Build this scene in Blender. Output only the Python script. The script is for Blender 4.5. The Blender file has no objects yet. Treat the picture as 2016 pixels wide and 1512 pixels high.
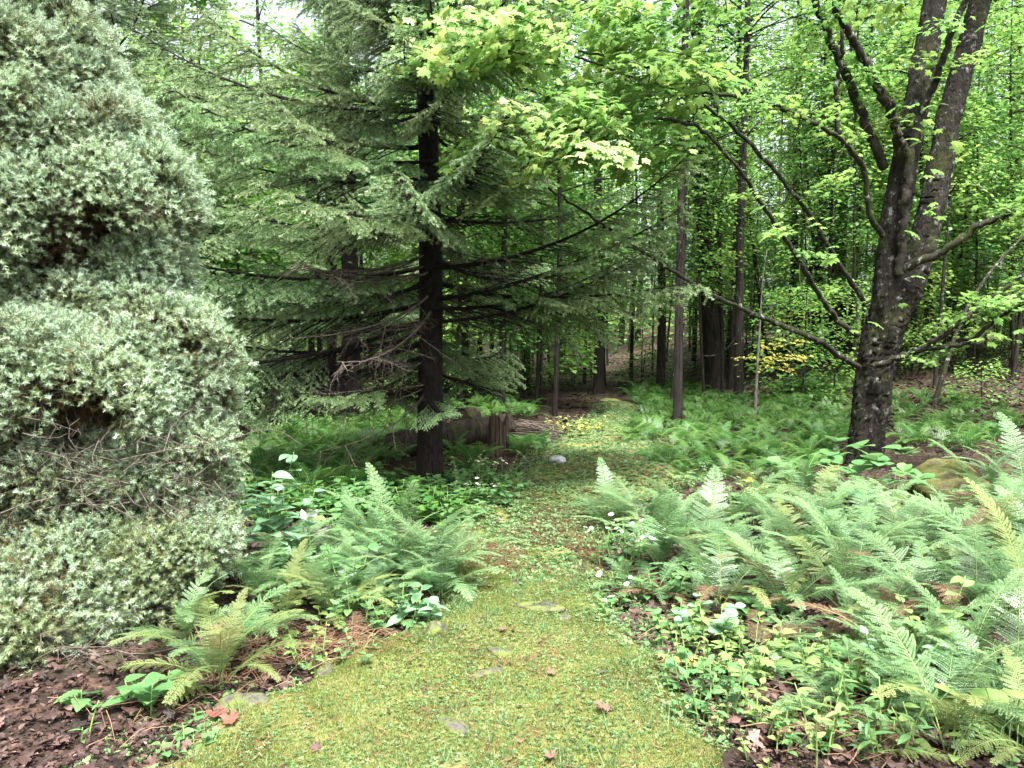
import bpy, math, random
import numpy as np
from mathutils import Vector, Matrix, Euler

rng = np.random.default_rng(11)
random.seed(11)
R = math.radians
scene = bpy.context.scene
COL = scene.collection

# ------------------------------------------------------------------ camera, sky, sun, exposure
FPX, CX, CY = 1494.0, 1008.0, 756.0
PITCH, CAMZ = R(3.68), 1.6
cam_d = bpy.data.cameras.new("camera")
cam_d.sensor_fit = 'HORIZONTAL'
cam_d.angle = 2 * math.atan(1008.0 / FPX)
cam_d.clip_start, cam_d.clip_end = 0.05, 900
cam = bpy.data.objects.new("camera", cam_d)
cam.location = (0, 0, CAMZ)
cam.rotation_euler = (math.pi / 2 - PITCH, 0, 0)
COL.objects.link(cam)
scene.camera = cam

SUN_EL, SUN_AZ = R(66), R(168)
world = bpy.data.worlds.new("World")
scene.world = world
world.use_nodes = True
wn, wl = world.node_tree.nodes, world.node_tree.links
wn.clear()
w_out = wn.new('ShaderNodeOutputWorld'); w_bg = wn.new('ShaderNodeBackground')
w_hs = wn.new('ShaderNodeHueSaturation'); w_sky = wn.new('ShaderNodeTexSky')
w_sky.sky_type = 'NISHITA'; w_sky.sun_disc = False
w_sky.sun_elevation, w_sky.sun_rotation = SUN_EL, SUN_AZ
w_sky.dust_density = 6.0; w_sky.air_density = 1.0
w_hs.inputs['Saturation'].default_value = 0.38          # cloud cover: pale, nearly white sky
w_bg.inputs['Strength'].default_value = 0.05
wl.new(w_sky.outputs[0], w_hs.inputs['Color']); wl.new(w_hs.outputs[0], w_bg.inputs['Color'])
wl.new(w_bg.outputs[0], w_out.inputs['Surface'])

sun_d = bpy.data.lights.new("sun", 'SUN')
sun_d.energy, sun_d.angle, sun_d.color = 1.5, R(16), (1.0, 0.985, 0.96)
sun = bpy.data.objects.new("sun", sun_d)
sun.rotation_euler = Vector((math.sin(SUN_AZ) * math.cos(SUN_EL), math.cos(SUN_AZ) * math.cos(SUN_EL),
                             math.sin(SUN_EL))).to_track_quat('Z', 'Y').to_euler()
sun.location = (0, -5, 20)
COL.objects.link(sun)
vs = scene.view_settings
vs.view_transform = 'Standard'; vs.look = 'None'; vs.gamma = 1.0; vs.use_curve_mapping = False
vs.exposure = 3.4
cy = scene.cycles
cy.max_bounces = 3; cy.diffuse_bounces = 2; cy.glossy_bounces = 1; cy.transmission_bounces = 3; cy.use_adaptive_sampling = True; cy.adaptive_threshold = 0.05; cy.use_light_tree = False
cy.transparent_max_bounces = 4; cy.caustics_reflective = False; cy.caustics_refractive = False

# ------------------------------------------------------------------ projection and terrain
def ray(px, py):
    a, b = (px - CX) / FPX, (py - CY) / FPX
    c, s = math.cos(PITCH), math.sin(PITCH)
    return np.array([a, c - b * s, -s - b * c])

def P(px, py, Y):
    d = ray(px, py)
    return np.array([0, 0, CAMZ]) + d * (Y / d[1])

def sm(t):
    t = np.clip(t, 0, 1)
    return t * t * (3 - 2 * t)

def H(x, y):
    x = np.asarray(x, float); y = np.asarray(y, float)
    z = 0.035 * np.sin(x * 1.1 + 0.4) * np.sin(y * 0.8) + 0.02 * np.sin(x * 2.7 + y * 1.9) + 0.012 * np.sin(x * 5.1 - y * 4.3)
    z = z * sm((y - 1.0) / 2)
    z = z + 1.25 * sm((y - 13.5) / 10) * sm((x - 4.0) / 6)
    z = z + 0.12 * sm((-x - 0.9) / 1.2) * sm((5.5 - y) / 2) + 0.08 * sm((x - 1.3) / 1.0) * sm((6 - y) / 2)
    z = z + 2.2 * sm((y - 32) / 40)
    return z

def G(px, py):
    d = ray(px, py)
    t = CAMZ / max(-d[2], 1e-3)
    for _ in range(30):
        p = np.array([0, 0, CAMZ]) + d * t
        e = p[2] - float(H(p[0], p[1]))
        t += e / max(-d[2], 0.03) * 0.7
    p = np.array([0, 0, CAMZ]) + d * t
    p[2] = float(H(p[0], p[1]))
    return p

def vnoise(x, y, s, seed=0):
    x = np.asarray(x, float) * s + seed * 17.3; y = np.asarray(y, float) * s - seed * 9.1
    xi, yi = np.floor(x), np.floor(y)
    fx, fy = sm(x - xi), sm(y - yi)
    h = lambda a, b: np.modf(np.abs(np.sin(a * 127.1 + b * 311.7) * 43758.5453))[0]
    return (h(xi, yi) * (1 - fx) + h(xi + 1, yi) * fx) * (1 - fy) + (h(xi, yi + 1) * (1 - fx) + h(xi + 1, yi + 1) * fx) * fy

# ------------------------------------------------------------------ mesh collecting
def nrm(v):
    return v / np.maximum(np.linalg.norm(v, axis=-1, keepdims=True), 1e-9)

def frames(d, n):
    y = nrm(d); x = nrm(np.cross(y, n)); z = np.cross(x, y)
    return np.stack([x, y, z], axis=-1)

class Geo:
    def __init__(s):
        s.v, s.f, s.m, s.t, s.n = [], [], [], [], 0
    def add(s, v, f, mat=0, tint=0.5):
        v = np.asarray(v, float); f = np.asarray(f, int)
        s.v.append(v); s.f.append(f + s.n); s.m.append(np.full(len(f), mat, int))
        s.t.append(np.broadcast_to(np.asarray(tint, float), (len(v),)).copy()); s.n += len(v)
    def scatter(s, T, F, pos, B, scale, mat=0, tint=None):
        N, k = len(pos), len(T)
        if N == 0: return
        scale = np.asarray(scale, float)
        TT = np.asarray(T, float)[None] * (scale[:, None, None] if scale.ndim == 1 else scale[:, None, :])
        V = pos[:, None, :] + np.einsum('nij,nkj->nki', B, TT)
        FF = (np.asarray(F)[None] + (np.arange(N) * k)[:, None, None]).reshape(-1, 3)
        s.add(V.reshape(-1, 3), FF, mat, np.repeat(rng.random(N) if tint is None else np.broadcast_to(tint, (N,)), k))
    def tube(s, pts, rad, sides=6, mat=0, tint=0.5, lump=0.0, cap=True, ridge=0.0):
        pts = np.asarray(pts, float); n = len(pts)
        rad = np.broadcast_to(np.asarray(rad, float), (n,))
        tg = nrm(np.gradient(pts, axis=0))
        up = np.array([0.0, 0, 1.0]) if abs(tg[0][2]) < 0.9 else np.array([0.0, 1.0, 0])
        x = nrm(np.cross(tg[0], up)); V = []; ph = rng.random(4) * 6.28 if lump else None
        ang = np.arange(sides) * 2 * math.pi / sides
        for i in range(n):
            x = nrm(x - tg[i] * np.dot(x, tg[i])); y = np.cross(tg[i], x)
            r = rad[i] * (1 + (lump * (.8 * np.sin(2 * ang + ph[0] + i * .17) + .8 * np.sin(3 * ang + ph[1] - i * .23) + .7 * np.sin(6 * ang + ph[2] + i * .31) + .5 * np.sin(i * .45 + ph[3]) + (.35 if sides < 36 else .75) * rng.normal(size=sides)) if lump else 0))
            if ridge: r = r * (1 + ridge * np.sin(ang * 5 + i * .15) + ridge * .7 * np.sin(ang * 3 - i * .2))
            V.append(pts[i] + np.outer(np.cos(ang) * r, x) + np.outer(np.sin(ang) * r, y))
        V = np.concatenate(V)
        a = np.arange(sides); b = (a + 1) % sides; F = []
        for i in range(n - 1):
            o = i * sides
            F.append(np.stack([o + a, o + b, o + sides + b], 1)); F.append(np.stack([o + a, o + sides + b, o + sides + a], 1))
        if cap:
            V = np.concatenate([V, pts[-1:]])
            o = (n - 1) * sides
            F.append(np.stack([o + a, o + b, np.full(sides, n * sides)], 1))
        s.add(V, np.concatenate(F), mat, tint)
    def mesh(s, name, mats, flat=False):
        v = np.concatenate(s.v); f = np.concatenate(s.f); m = np.concatenate(s.m); t = np.concatenate(s.t)
        me = bpy.data.meshes.new(name)
        me.vertices.add(len(v)); me.vertices.foreach_set('co', v.astype(np.float32).ravel())
        me.loops.add(len(f) * 3); me.loops.foreach_set('vertex_index', f.astype(np.int32).ravel())
        me.polygons.add(len(f)); me.polygons.foreach_set('loop_start', np.arange(0, len(f) * 3, 3, dtype=np.int32))
        for mt in mats: me.materials.append(mt)
        me.polygons.foreach_set('material_index', m.astype(np.int32))
        a = me.attributes.new('tint', 'FLOAT', 'POINT'); a.data.foreach_set('value', t.astype(np.float32))
        me.update(calc_edges=True)
        if flat: me.shade_flat()
        return me

def obj(name, me, parent=None, loc=(0, 0, 0), rot=(0, 0, 0), sc=1.0, mat=None):
    o = bpy.data.objects.new(name, me)
    o.location = Vector([float(c) for c in loc]); o.rotation_euler = rot
    o.scale = (sc, sc, sc) if np.isscalar(sc) else sc
    if parent: o.parent = parent
    COL.objects.link(o)
    if mat is not None:
        o.material_slots[0].link = 'OBJECT'; o.material_slots[0].material = mat
    return o

def tag(o, label, cat, group=None, kind=None):
    o['label'] = label; o['category'] = cat
    if group: o['group'] = group
    if kind: o['kind'] = kind
    return o

def thing(name, label, cat, loc=(0, 0, 0), rz=0, sc=1.0, group=None):
    return tag(obj(name, None, None, loc, (0, 0, rz), sc), label, cat, group)

def matrix_obj(name, me, parent, pos, d, up, sc, mat=None):
    B = frames(np.array([d], float), np.array([up], float))[0]
    M = Matrix(B.tolist()).to_4x4(); M.translation = Vector([float(c) for c in pos])
    o = obj(name, me, parent, mat=mat)
    o.matrix_local = M @ Matrix.Diagonal((sc, sc, sc, 1))
    return o

# ------------------------------------------------------------------ materials
def nodes_of(name):
    m = bpy.data.materials.new(name); m.use_nodes = True
    nt = m.node_tree; nt.nodes.clear()
    return m, nt.nodes, nt.links, nt.nodes.new('ShaderNodeOutputMaterial')

def ramp(n, l, src, stops):
    r = n.new('ShaderNodeValToRGB'); e = r.color_ramp.elements
    while len(e) < len(stops): e.new(0.5)
    for k, (p, c) in enumerate(stops): e[k].position = p; e[k].color = (*c, 1)
    l.new(src, r.inputs[0]); return r.outputs[0]

def leaf_mat(name, stops, trans=0.35, rough=0.5, spec=0.35, var=0.25, tcol=1.25):
    m, n, l, out = nodes_of(name)
    at = n.new('ShaderNodeAttribute'); at.attribute_name = 'tint'
    col = ramp(n, l, at.outputs['Fac'], stops)
    oi = n.new('ShaderNodeObjectInfo'); hs = n.new('ShaderNodeHueSaturation')
    mr = n.new('ShaderNodeMapRange'); mr.inputs[3].default_value = 1 - var; mr.inputs[4].default_value = 1 + var
    l.new(oi.outputs['Random'], mr.inputs[0]); l.new(mr.outputs[0], hs.inputs['Value'])
    mh = n.new('ShaderNodeMapRange'); mh.inputs[3].default_value = 0.5 - 0.02 * var * 4; mh.inputs[4].default_value = 0.5 + 0.02 * var * 4
    wn_ = n.new('ShaderNodeMath'); wn_.operation = 'FRACT'; mu = n.new('ShaderNodeMath'); mu.operation = 'MULTIPLY'; mu.inputs[1].default_value = 7.31
    l.new(oi.outputs['Random'], mu.inputs[0]); l.new(mu.outputs[0], wn_.inputs[0]); l.new(wn_.outputs[0], mh.inputs[0]); l.new(mh.outputs[0], hs.inputs['Hue'])
    l.new(col, hs.inputs['Color'])
    p = n.new('ShaderNodeBsdfPrincipled'); p.inputs['Roughness'].default_value = rough; p.inputs['Specular IOR Level'].default_value = spec
    l.new(hs.outputs[0], p.inputs['Base Color'])
    t = n.new('ShaderNodeBsdfTranslucent'); hb = n.new('ShaderNodeHueSaturation'); hb.inputs['Value'].default_value = tcol; hb.inputs['Hue'].default_value = 0.493
    l.new(hs.outputs[0], hb.inputs['Color']); l.new(hb.outputs[0], t.inputs['Color'])
    mx = n.new('ShaderNodeMixShader'); mx.inputs[0].default_value = trans
    l.new(p.outputs[0], mx.inputs[1]); l.new(t.outputs[0], mx.inputs[2]); l.new(mx.outputs[0], out.inputs['Surface'])
    return m

def bark_mat(name, dark, light, lichen=None, amount=0.5, sx=18, sz=3.0, bump=0.5, moss=None):
    m, n, l, out = nodes_of(name)
    tc = n.new('ShaderNodeTexCoord'); mp = n.new('ShaderNodeMapping'); mp.inputs['Scale'].default_value = (sx, sx, sz)
    l.new(tc.outputs['Object'], mp.inputs[0])
    nz = n.new('ShaderNodeTexNoise'); nz.inputs['Scale'].default_value = 1.0; nz.inputs['Detail'].default_value = 7; nz.inputs['Roughness'].default_value = 0.65
    l.new(mp.outputs[0], nz.inputs['Vector'])
    col = ramp(n, l, nz.outputs['Fac'], [(0.35, dark), (0.65, light)])
    p = n.new('ShaderNodeBsdfPrincipled'); p.inputs['Roughness'].default_value = 0.85; p.inputs['Specular IOR Level'].default_value = 0.2
    def over(col, c2, scale, lo, hi, detail=6):
        q = n.new('ShaderNodeTexNoise'); q.inputs['Scale'].default_value = scale; q.inputs['Detail'].default_value = detail; q.inputs['Roughness'].default_value = 0.7
        l.new(tc.outputs['Object'], q.inputs['Vector'])
        mr = n.new('ShaderNodeMapRange'); mr.inputs[1].default_value = lo; mr.inputs[2].default_value = hi; l.new(q.outputs['Fac'], mr.inputs[0])
        mx = n.new('ShaderNodeMix'); mx.data_type = 'RGBA'; l.new(mr.outputs[0], mx.inputs[0]); l.new(col, mx.inputs[6]); mx.inputs[7].default_value = (*c2, 1)
        return mx.outputs[2]
    if moss: col = over(col, moss, 3.1, 0.5, 0.62)
    if lichen: col = over(col, lichen, 9.0, 0.70 - 0.25 * amount, 0.80 - 0.25 * amount, 9)
    l.new(col, p.inputs['Base Color'])
    b = n.new('ShaderNodeBump'); b.inputs['Strength'].default_value = bump; b.inputs['Distance'].default_value = 0.06
    l.new(nz.outputs['Fac'], b.inputs['Height']); l.new(b.outputs[0], p.inputs['Normal']); l.new(p.outputs[0], out.inputs['Surface'])
    return m

def noise_mat(name, layers, base, bump=0.4, bscale=40, rough=0.9):
    """base colour pair plus (colour, scale, lo, hi) patches"""
    m, n, l, out = nodes_of(name)
    tc = n.new('ShaderNodeTexCoord')
    def nz(scale, det=6):
        q = n.new('ShaderNodeTexNoise'); q.inputs['Scale'].default_value = scale; q.inputs['Detail'].default_value = det; q.inputs['Roughness'].default_value = 0.65
        l.new(tc.outputs['Object'], q.inputs['Vector']); return q.outputs['Fac']
    col = ramp(n, l, nz(bscale), [(0.3, base[0]), (0.7, base[1])])
    for c2, sc, lo, hi in layers:
        mr = n.new('ShaderNodeMapRange'); mr.inputs[1].default_value = lo; mr.inputs[2].default_value = hi; l.new(nz(sc), mr.inputs[0])
        mx = n.new('ShaderNodeMix'); mx.data_type = 'RGBA'; l.new(mr.outputs[0], mx.inputs[0]); l.new(col, mx.inputs[6]); mx.inputs[7].default_value = (*c2, 1)
        col = mx.outputs[2]
    p = n.new('ShaderNodeBsdfPrincipled'); p.inputs['Roughness'].default_value = rough; p.inputs['Specular IOR Level'].default_value = 0.2
    l.new(col, p.inputs['Base Color'])
    b = n.new('ShaderNodeBump'); b.inputs['Strength'].default_value = bump; b.inputs['Distance'].default_value = 0.03
    l.new(nz(bscale * 1.7, 8), b.inputs['Height']); l.new(b.outputs[0], p.inputs['Normal']); l.new(p.outputs[0], out.inputs['Surface'])
    return m

M = dict(
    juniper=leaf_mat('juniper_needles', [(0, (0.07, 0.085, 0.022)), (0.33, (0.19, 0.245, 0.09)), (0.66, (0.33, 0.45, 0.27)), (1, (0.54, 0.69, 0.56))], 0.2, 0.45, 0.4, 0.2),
    juniper_olive=leaf_mat('juniper_olive_needles', [(0, (0.07, 0.085, 0.022)), (0.36, (0.18, 0.23, 0.075)), (0.7, (0.33, 0.42, 0.21)), (1, (0.52, 0.62, 0.42))], 0.2, 0.45, 0.4, 0.2),
    juniper_brown=leaf_mat('juniper_dry_needles', [(0, (0.06, 0.045, 0.02)), (1, (0.16, 0.12, 0.05))], 0.15, 0.7, 0.2),
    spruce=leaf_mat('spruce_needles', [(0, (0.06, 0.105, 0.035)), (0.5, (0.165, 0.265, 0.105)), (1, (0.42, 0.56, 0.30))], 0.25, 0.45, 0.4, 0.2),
    maple=leaf_mat('maple_leaf', [(0, (0.09, 0.20, 0.05)), (0.7, (0.19, 0.34, 0.08)), (1, (0.29, 0.43, 0.12))], 0.48, 0.42, 0.4, 0.2),
    maple_pale=leaf_mat('maple_leaf_pale', [(0, (0.15, 0.30, 0.09)), (0.6, (0.30, 0.46, 0.15)), (0.88, (0.50, 0.53, 0.18)), (1, (0.72, 0.60, 0.34))], 0.48, 0.42, 0.4, 0.15),
    forest=leaf_mat('forest_leaf', [(0, (0.05, 0.15, 0.035)), (0.55, (0.14, 0.28, 0.065)), (1, (0.28, 0.41, 0.09))], 0.55, 0.35, 0.55, 0.16, 1.35),
    yellow=leaf_mat('yellow_leaf', [(0, (0.38, 0.40, 0.07)), (1, (0.72, 0.62, 0.18))], 0.4, 0.5, 0.3, 0.1),
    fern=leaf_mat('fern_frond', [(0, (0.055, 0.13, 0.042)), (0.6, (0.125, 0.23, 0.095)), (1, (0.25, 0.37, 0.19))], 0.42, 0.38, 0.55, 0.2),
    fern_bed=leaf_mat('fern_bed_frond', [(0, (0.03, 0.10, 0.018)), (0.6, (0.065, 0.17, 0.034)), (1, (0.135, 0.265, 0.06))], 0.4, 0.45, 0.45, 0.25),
    fern_yellow=leaf_mat('yellowing_frond', [(0, (0.09, 0.155, 0.045)), (1, (0.22, 0.25, 0.09))], 0.35, 0.5, 0.35, 0.15),
    fern_brown=leaf_mat('brown_frond', [(0, (0.06, 0.032, 0.02)), (1, (0.20, 0.125, 0.08))], 0.25, 0.7, 0.2, 0.2),
    broad=leaf_mat('broad_leaf', [(0, (0.065, 0.165, 0.055)), (1, (0.13, 0.265, 0.09))], 0.35, 0.4, 0.45, 0.2),
    broad_light=leaf_mat('light_broad_leaf', [(0, (0.11, 0.22, 0.06)), (1, (0.24, 0.34, 0.105))], 0.35, 0.4, 0.45, 0.2),
    glossy=leaf_mat('glossy_leaf', [(0, (0.11, 0.25, 0.12)), (1, (0.20, 0.37, 0.20))], 0.2, 0.22, 0.9, 0.2),
    petal=leaf_mat('white_petal', [(0, (0.75, 0.76, 0.72)), (1, (0.86, 0.86, 0.84))], 0.3, 0.5, 0.3, 0.03, 1.0),
    weed=leaf_mat('weed_leaf', [(0, (0.05, 0.115, 0.038)), (0.6, (0.115, 0.205, 0.078)), (1, (0.21, 0.295, 0.125))], 0.3, 0.55, 0.25, 0.05),
    moss=leaf_mat('moss_blade', [(0, (0.06, 0.078, 0.016)), (0.5, (0.14, 0.175, 0.04)), (1, (0.25, 0.29, 0.09))], 0.3, 0.6, 0.2, 0.05),
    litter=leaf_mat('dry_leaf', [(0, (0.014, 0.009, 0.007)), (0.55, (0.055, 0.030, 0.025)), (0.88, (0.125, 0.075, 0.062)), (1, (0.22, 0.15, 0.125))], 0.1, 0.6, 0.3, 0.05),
    red=leaf_mat('red_dry_leaf', [(0, (0.12, 0.04, 0.028)), (1, (0.20, 0.085, 0.06))], 0.2, 0.6, 0.3, 0.1),
    tan=leaf_mat('tan_dry_leaf', [(0, (0.11, 0.062, 0.045)), (1, (0.20, 0.125, 0.095))], 0.2, 0.6, 0.3, 0.1),
    straw=leaf_mat('straw', [(0, (0.09, 0.05, 0.03)), (1, (0.27, 0.175, 0.10))], 0.1, 0.7, 0.2, 0.1),
    stem=leaf_mat('green_stem', [(0, (0.14, 0.22, 0.06)), (1, (0.22, 0.30, 0.10))], 0.1, 0.5, 0.3, 0.1),
    bark_spruce=bark_mat('spruce_bark', (0.005, 0.0036, 0.0033), (0.026, 0.0185, 0.017), (0.16, 0.15, 0.14), 0.2, 26, 12, 1.0),
    bark_maple=bark_mat('maple_bark', (0.003, 0.0026, 0.002), (0.028, 0.023, 0.017), (0.22, 0.22, 0.20), 0.53, 26, 6, 1.0, (0.026, 0.029, 0.009)),
    bark_limb=bark_mat('maple_limb_bark', (0.006, 0.005, 0.004), (0.038, 0.033, 0.026), (0.30, 0.32, 0.27), 0.5, 25, 10, 0.5, (0.03, 0.034, 0.011)),
    bark_forest=bark_mat('forest_bark', (0.007, 0.0055, 0.0045), (0.036, 0.029, 0.024), (0.25, 0.27, 0.22), 0.25, 14, 3, 0.8),
    bark_pale=bark_mat('pale_bark', (0.06, 0.056, 0.045), (0.17, 0.16, 0.135), (0.27, 0.28, 0.24), 0.4, 20, 8, 0.3),
    twig=bark_mat('dead_twig', (0.035, 0.028, 0.022), (0.15, 0.125, 0.10), None, 0, 30, 30, 0.2),
    rotten=bark_mat('rotten_wood', (0.008, 0.007, 0.0055), (0.07, 0.055, 0.041), (0.16, 0.13, 0.09), 0.2, 22, 3, 1.0, (0.05, 0.06, 0.015)),
    rock=noise_mat('rock', [((0.10, 0.125, 0.03), 18, 0.44, 0.54)], ((0.045, 0.042, 0.036), (0.13, 0.122, 0.105)), 0.6, 25, 0.8),
    slate=noise_mat('slate', [((0.10, 0.125, 0.03), 18, 0.46, 0.56)], ((0.03, 0.029, 0.025), (0.075, 0.072, 0.062)), 0.4, 30, 0.7),
    white_rock=noise_mat('pale_rock', [], ((0.26, 0.27, 0.27), (0.48, 0.49, 0.48)), 0.5, 25, 0.8),
    mossy=noise_mat('mossy_mound', [((0.07, 0.06, 0.04), 6, 0.5, 0.62)], ((0.07, 0.08, 0.02), (0.15, 0.15, 0.05)), 0.9, 45),
    ground=noise_mat('forest_floor', [((0.05, 0.07, 0.02), 0.6, 0.52, 0.64), ((0.085, 0.05, 0.036), 9, 0.52, 0.6)], ((0.014, 0.010, 0.007), (0.05, 0.032, 0.024)), 0.8, 30),
    path=noise_mat('mossy_soil', [((0.16, 0.19, 0.05), 1.1, 0.46, 0.58), ((0.13, 0.070, 0.040), 2.2, 0.52, 0.62), ((0.05, 0.04, 0.025), 14, 0.58, 0.66)], ((0.09, 0.09, 0.03), (0.17, 0.17, 0.06)), 0.7, 35),
)

# ------------------------------------------------------------------ leaf shapes (axis +Y, face +Z)
RH_V = np.array([(0, 0, 0), (.34, .45, .07), (0, 1, -.05), (-.34, .45, .07)]); RH_F = [(0, 1, 2), (0, 2, 3)]
ND_V = np.array([(-.5, 0, 0), (.5, 0, 0), (0, 1, 0)]); ND_F = [(0, 1, 2)]

def ovate(w=0.32, wpos=0.4, tip=1.6, droop=0.18, fold=0.10, n=6, serr=0.0):
    V, F = [(0, 0, 0)], []
    us = np.linspace(0, 1, n + 1)[1:]
    for i, u in enumerate(us):
        ww = w * (math.sin(math.pi * min(u, 1) ** (math.log(.5) / math.log(wpos))) ** (1 / 1.15)) if u < 1 else 0
        if serr and i % 2: ww *= 1 - serr
        z = -droop * u * u
        if u < 1: V += [(-ww, u, z + fold * ww * 2), (0, u, z), (ww, u, z + fold * ww * 2)]
        else: V += [(0, 1, z)]
    F += [(0, 2, 1), (0, 3, 2)]
    for i in range(n - 2):
        a, b = 1 + 3 * i, 4 + 3 * i
        F += [(a, a + 1, b + 1), (a, b + 1, b), (a + 1, a + 2, b + 2), (a + 1, b + 2, b + 1)]
    a = 1 + 3 * (n - 2); t = a + 3
    F += [(a, a + 1, t), (a + 1, a + 2, t)]
    return np.array(V, float), np.array(F)

def maple_leaf():
    half = [(0.05, 0.0), (0.30, -0.10), (0.40, 0.10), (0.33, 0.17), (0.60, 0.30), (0.58, 0.50), (0.42, 0.47), (0.24, 0.50), (0.33, 0.66), (0.20, 0.76), (0.12, 0.74)]
    out = half + [(0, 1.0)] + [(-x, y) for x, y in reversed(half)]
    V = [(0, 0.3, 0.03)] + [(x, y, -0.30 * x * x - 0.16 * max(0, y - .3) ** 2 - 0.04 * (k % 3)) for k, (x, y) in enumerate(out)]
    F = [(0, 1 + i, 2 + i) for i in range(len(out) - 1)] + [(0, len(out), 1)]
    return np.array(V, float), np.array(F)
MP_V, MP_F = maple_leaf()
OV_V, OV_F = ovate()

def leaf_mesh(name, VF, mat):
    g = Geo(); g.add(VF[0], VF[1], 0, 0.3 + 0.5 * np.clip(VF[0][:, 1], 0, 1)); return g.mesh(name, [mat])

# ------------------------------------------------------------------ ground sheet and path
def axis(fine_lo, fine_hi, step, far):
    a = list(np.arange(fine_lo, fine_hi + 1e-6, step)); s = step
    while a[-1] < far: s *= 1.35; a.append(a[-1] + s)
    s = step
    while a[0] > -far: s *= 1.35; a.insert(0, a[0] - s)
    return np.array(a)
def grid_mesh(name, X, Y, Z, mat):
    ny, nx = X.shape; g = Geo()
    i = np.arange(ny * nx).reshape(ny, nx)
    a, b, c, d = i[:-1, :-1].ravel(), i[:-1, 1:].ravel(), i[1:, 1:].ravel(), i[1:, :-1].ravel()
    g.add(np.stack([X.ravel(), Y.ravel(), Z.ravel()], 1), np.concatenate([np.stack([a, b, c], 1), np.stack([a, c, d], 1)]))
    return g.mesh(name, [mat])
gx, gy = np.meshgrid(axis(-6, 8, 0.12, 300), axis(1, 24, 0.12, 300))
ground = obj('ground', grid_mesh('ground', gx, gy, H(gx, gy), M['ground'])); ground['kind'] = 'structure'
ground['label'] = 'brown forest floor of soil and leaf litter under the trees'

EDGE = [(1512, 300, 1470), (1440, 430, 1400), (1380, 520, 1330), (1300, 640, 1285), (1230, 850, 1240), (1170, 880, 1200), (1100, 890, 1175), (1040, 880, 1175),
        (1000, 870, 1195), (965, 930, 1290), (940, 1010, 1330), (910, 1060, 1310), (880, 1090, 1280), (850, 1120, 1250), (820, 1180, 1245), (800, 1200, 1250)]
el = [G(l, y) for y, l, r in EDGE]; er = [G(r, y) for y, l, r in EDGE]
EY = np.array([p[1] for p in el]); ELX = np.array([p[0] for p in el]); ERX = np.array([p[0] for p in er])
EY = np.concatenate([[0.5], EY]); ELX = np.concatenate([[ELX[0] - .25], ELX]); ERX = np.concatenate([[ERX[0] + .15], ERX])
def edges(y):
    j = 0.24 * (vnoise(y, y * 0, 3.1, 5) - .5) + 0.10 * (vnoise(y, y * 0, 9.0, 6) - .5)
    k = 0.24 * (vnoise(y, y * 0, 2.7, 8) - .5) + 0.10 * (vnoise(y, y * 0, 8.0, 9) - .5)
    return np.interp(y, EY, ELX) + j, np.interp(y, EY, ERX) + k
def path_in(x, y):   # 0 at the edge, 1 well inside
    l, r = edges(y)
    return np.clip(np.minimum(x - l, r - x) / 0.15, -1, 1)
def path_z(x, y):
    b = (vnoise(x, y, 3.0, 1) * 0.05 + vnoise(x, y, 9.0, 2) * 0.02 + vnoise(x, y, 26.0, 3) * 0.008)
    return H(x, y) + np.where(path_in(x, y) > 0, 0.006 + b * sm(path_in(x, y)), -0.03)
ys = np.concatenate([np.arange(1.2, 6, 0.025), np.arange(6, 18.5, 0.07)])
us = np.linspace(-0.06, 1.06, 76)
yy, uu = np.meshgrid(ys, us, indexing='ij')
l_, r_ = edges(yy); xx = l_ + (r_ - l_) * uu
path = obj('path', grid_mesh('path', xx, yy, path_z(xx, yy), M['path'])); path['kind'] = 'structure'
path['label'] = 'mossy footpath winding from the foreground into the forest'

def SZ(x, y):   # surface height, path included
    return np.where(path_in(x, y) > 0, path_z(x, y), H(x, y))

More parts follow.
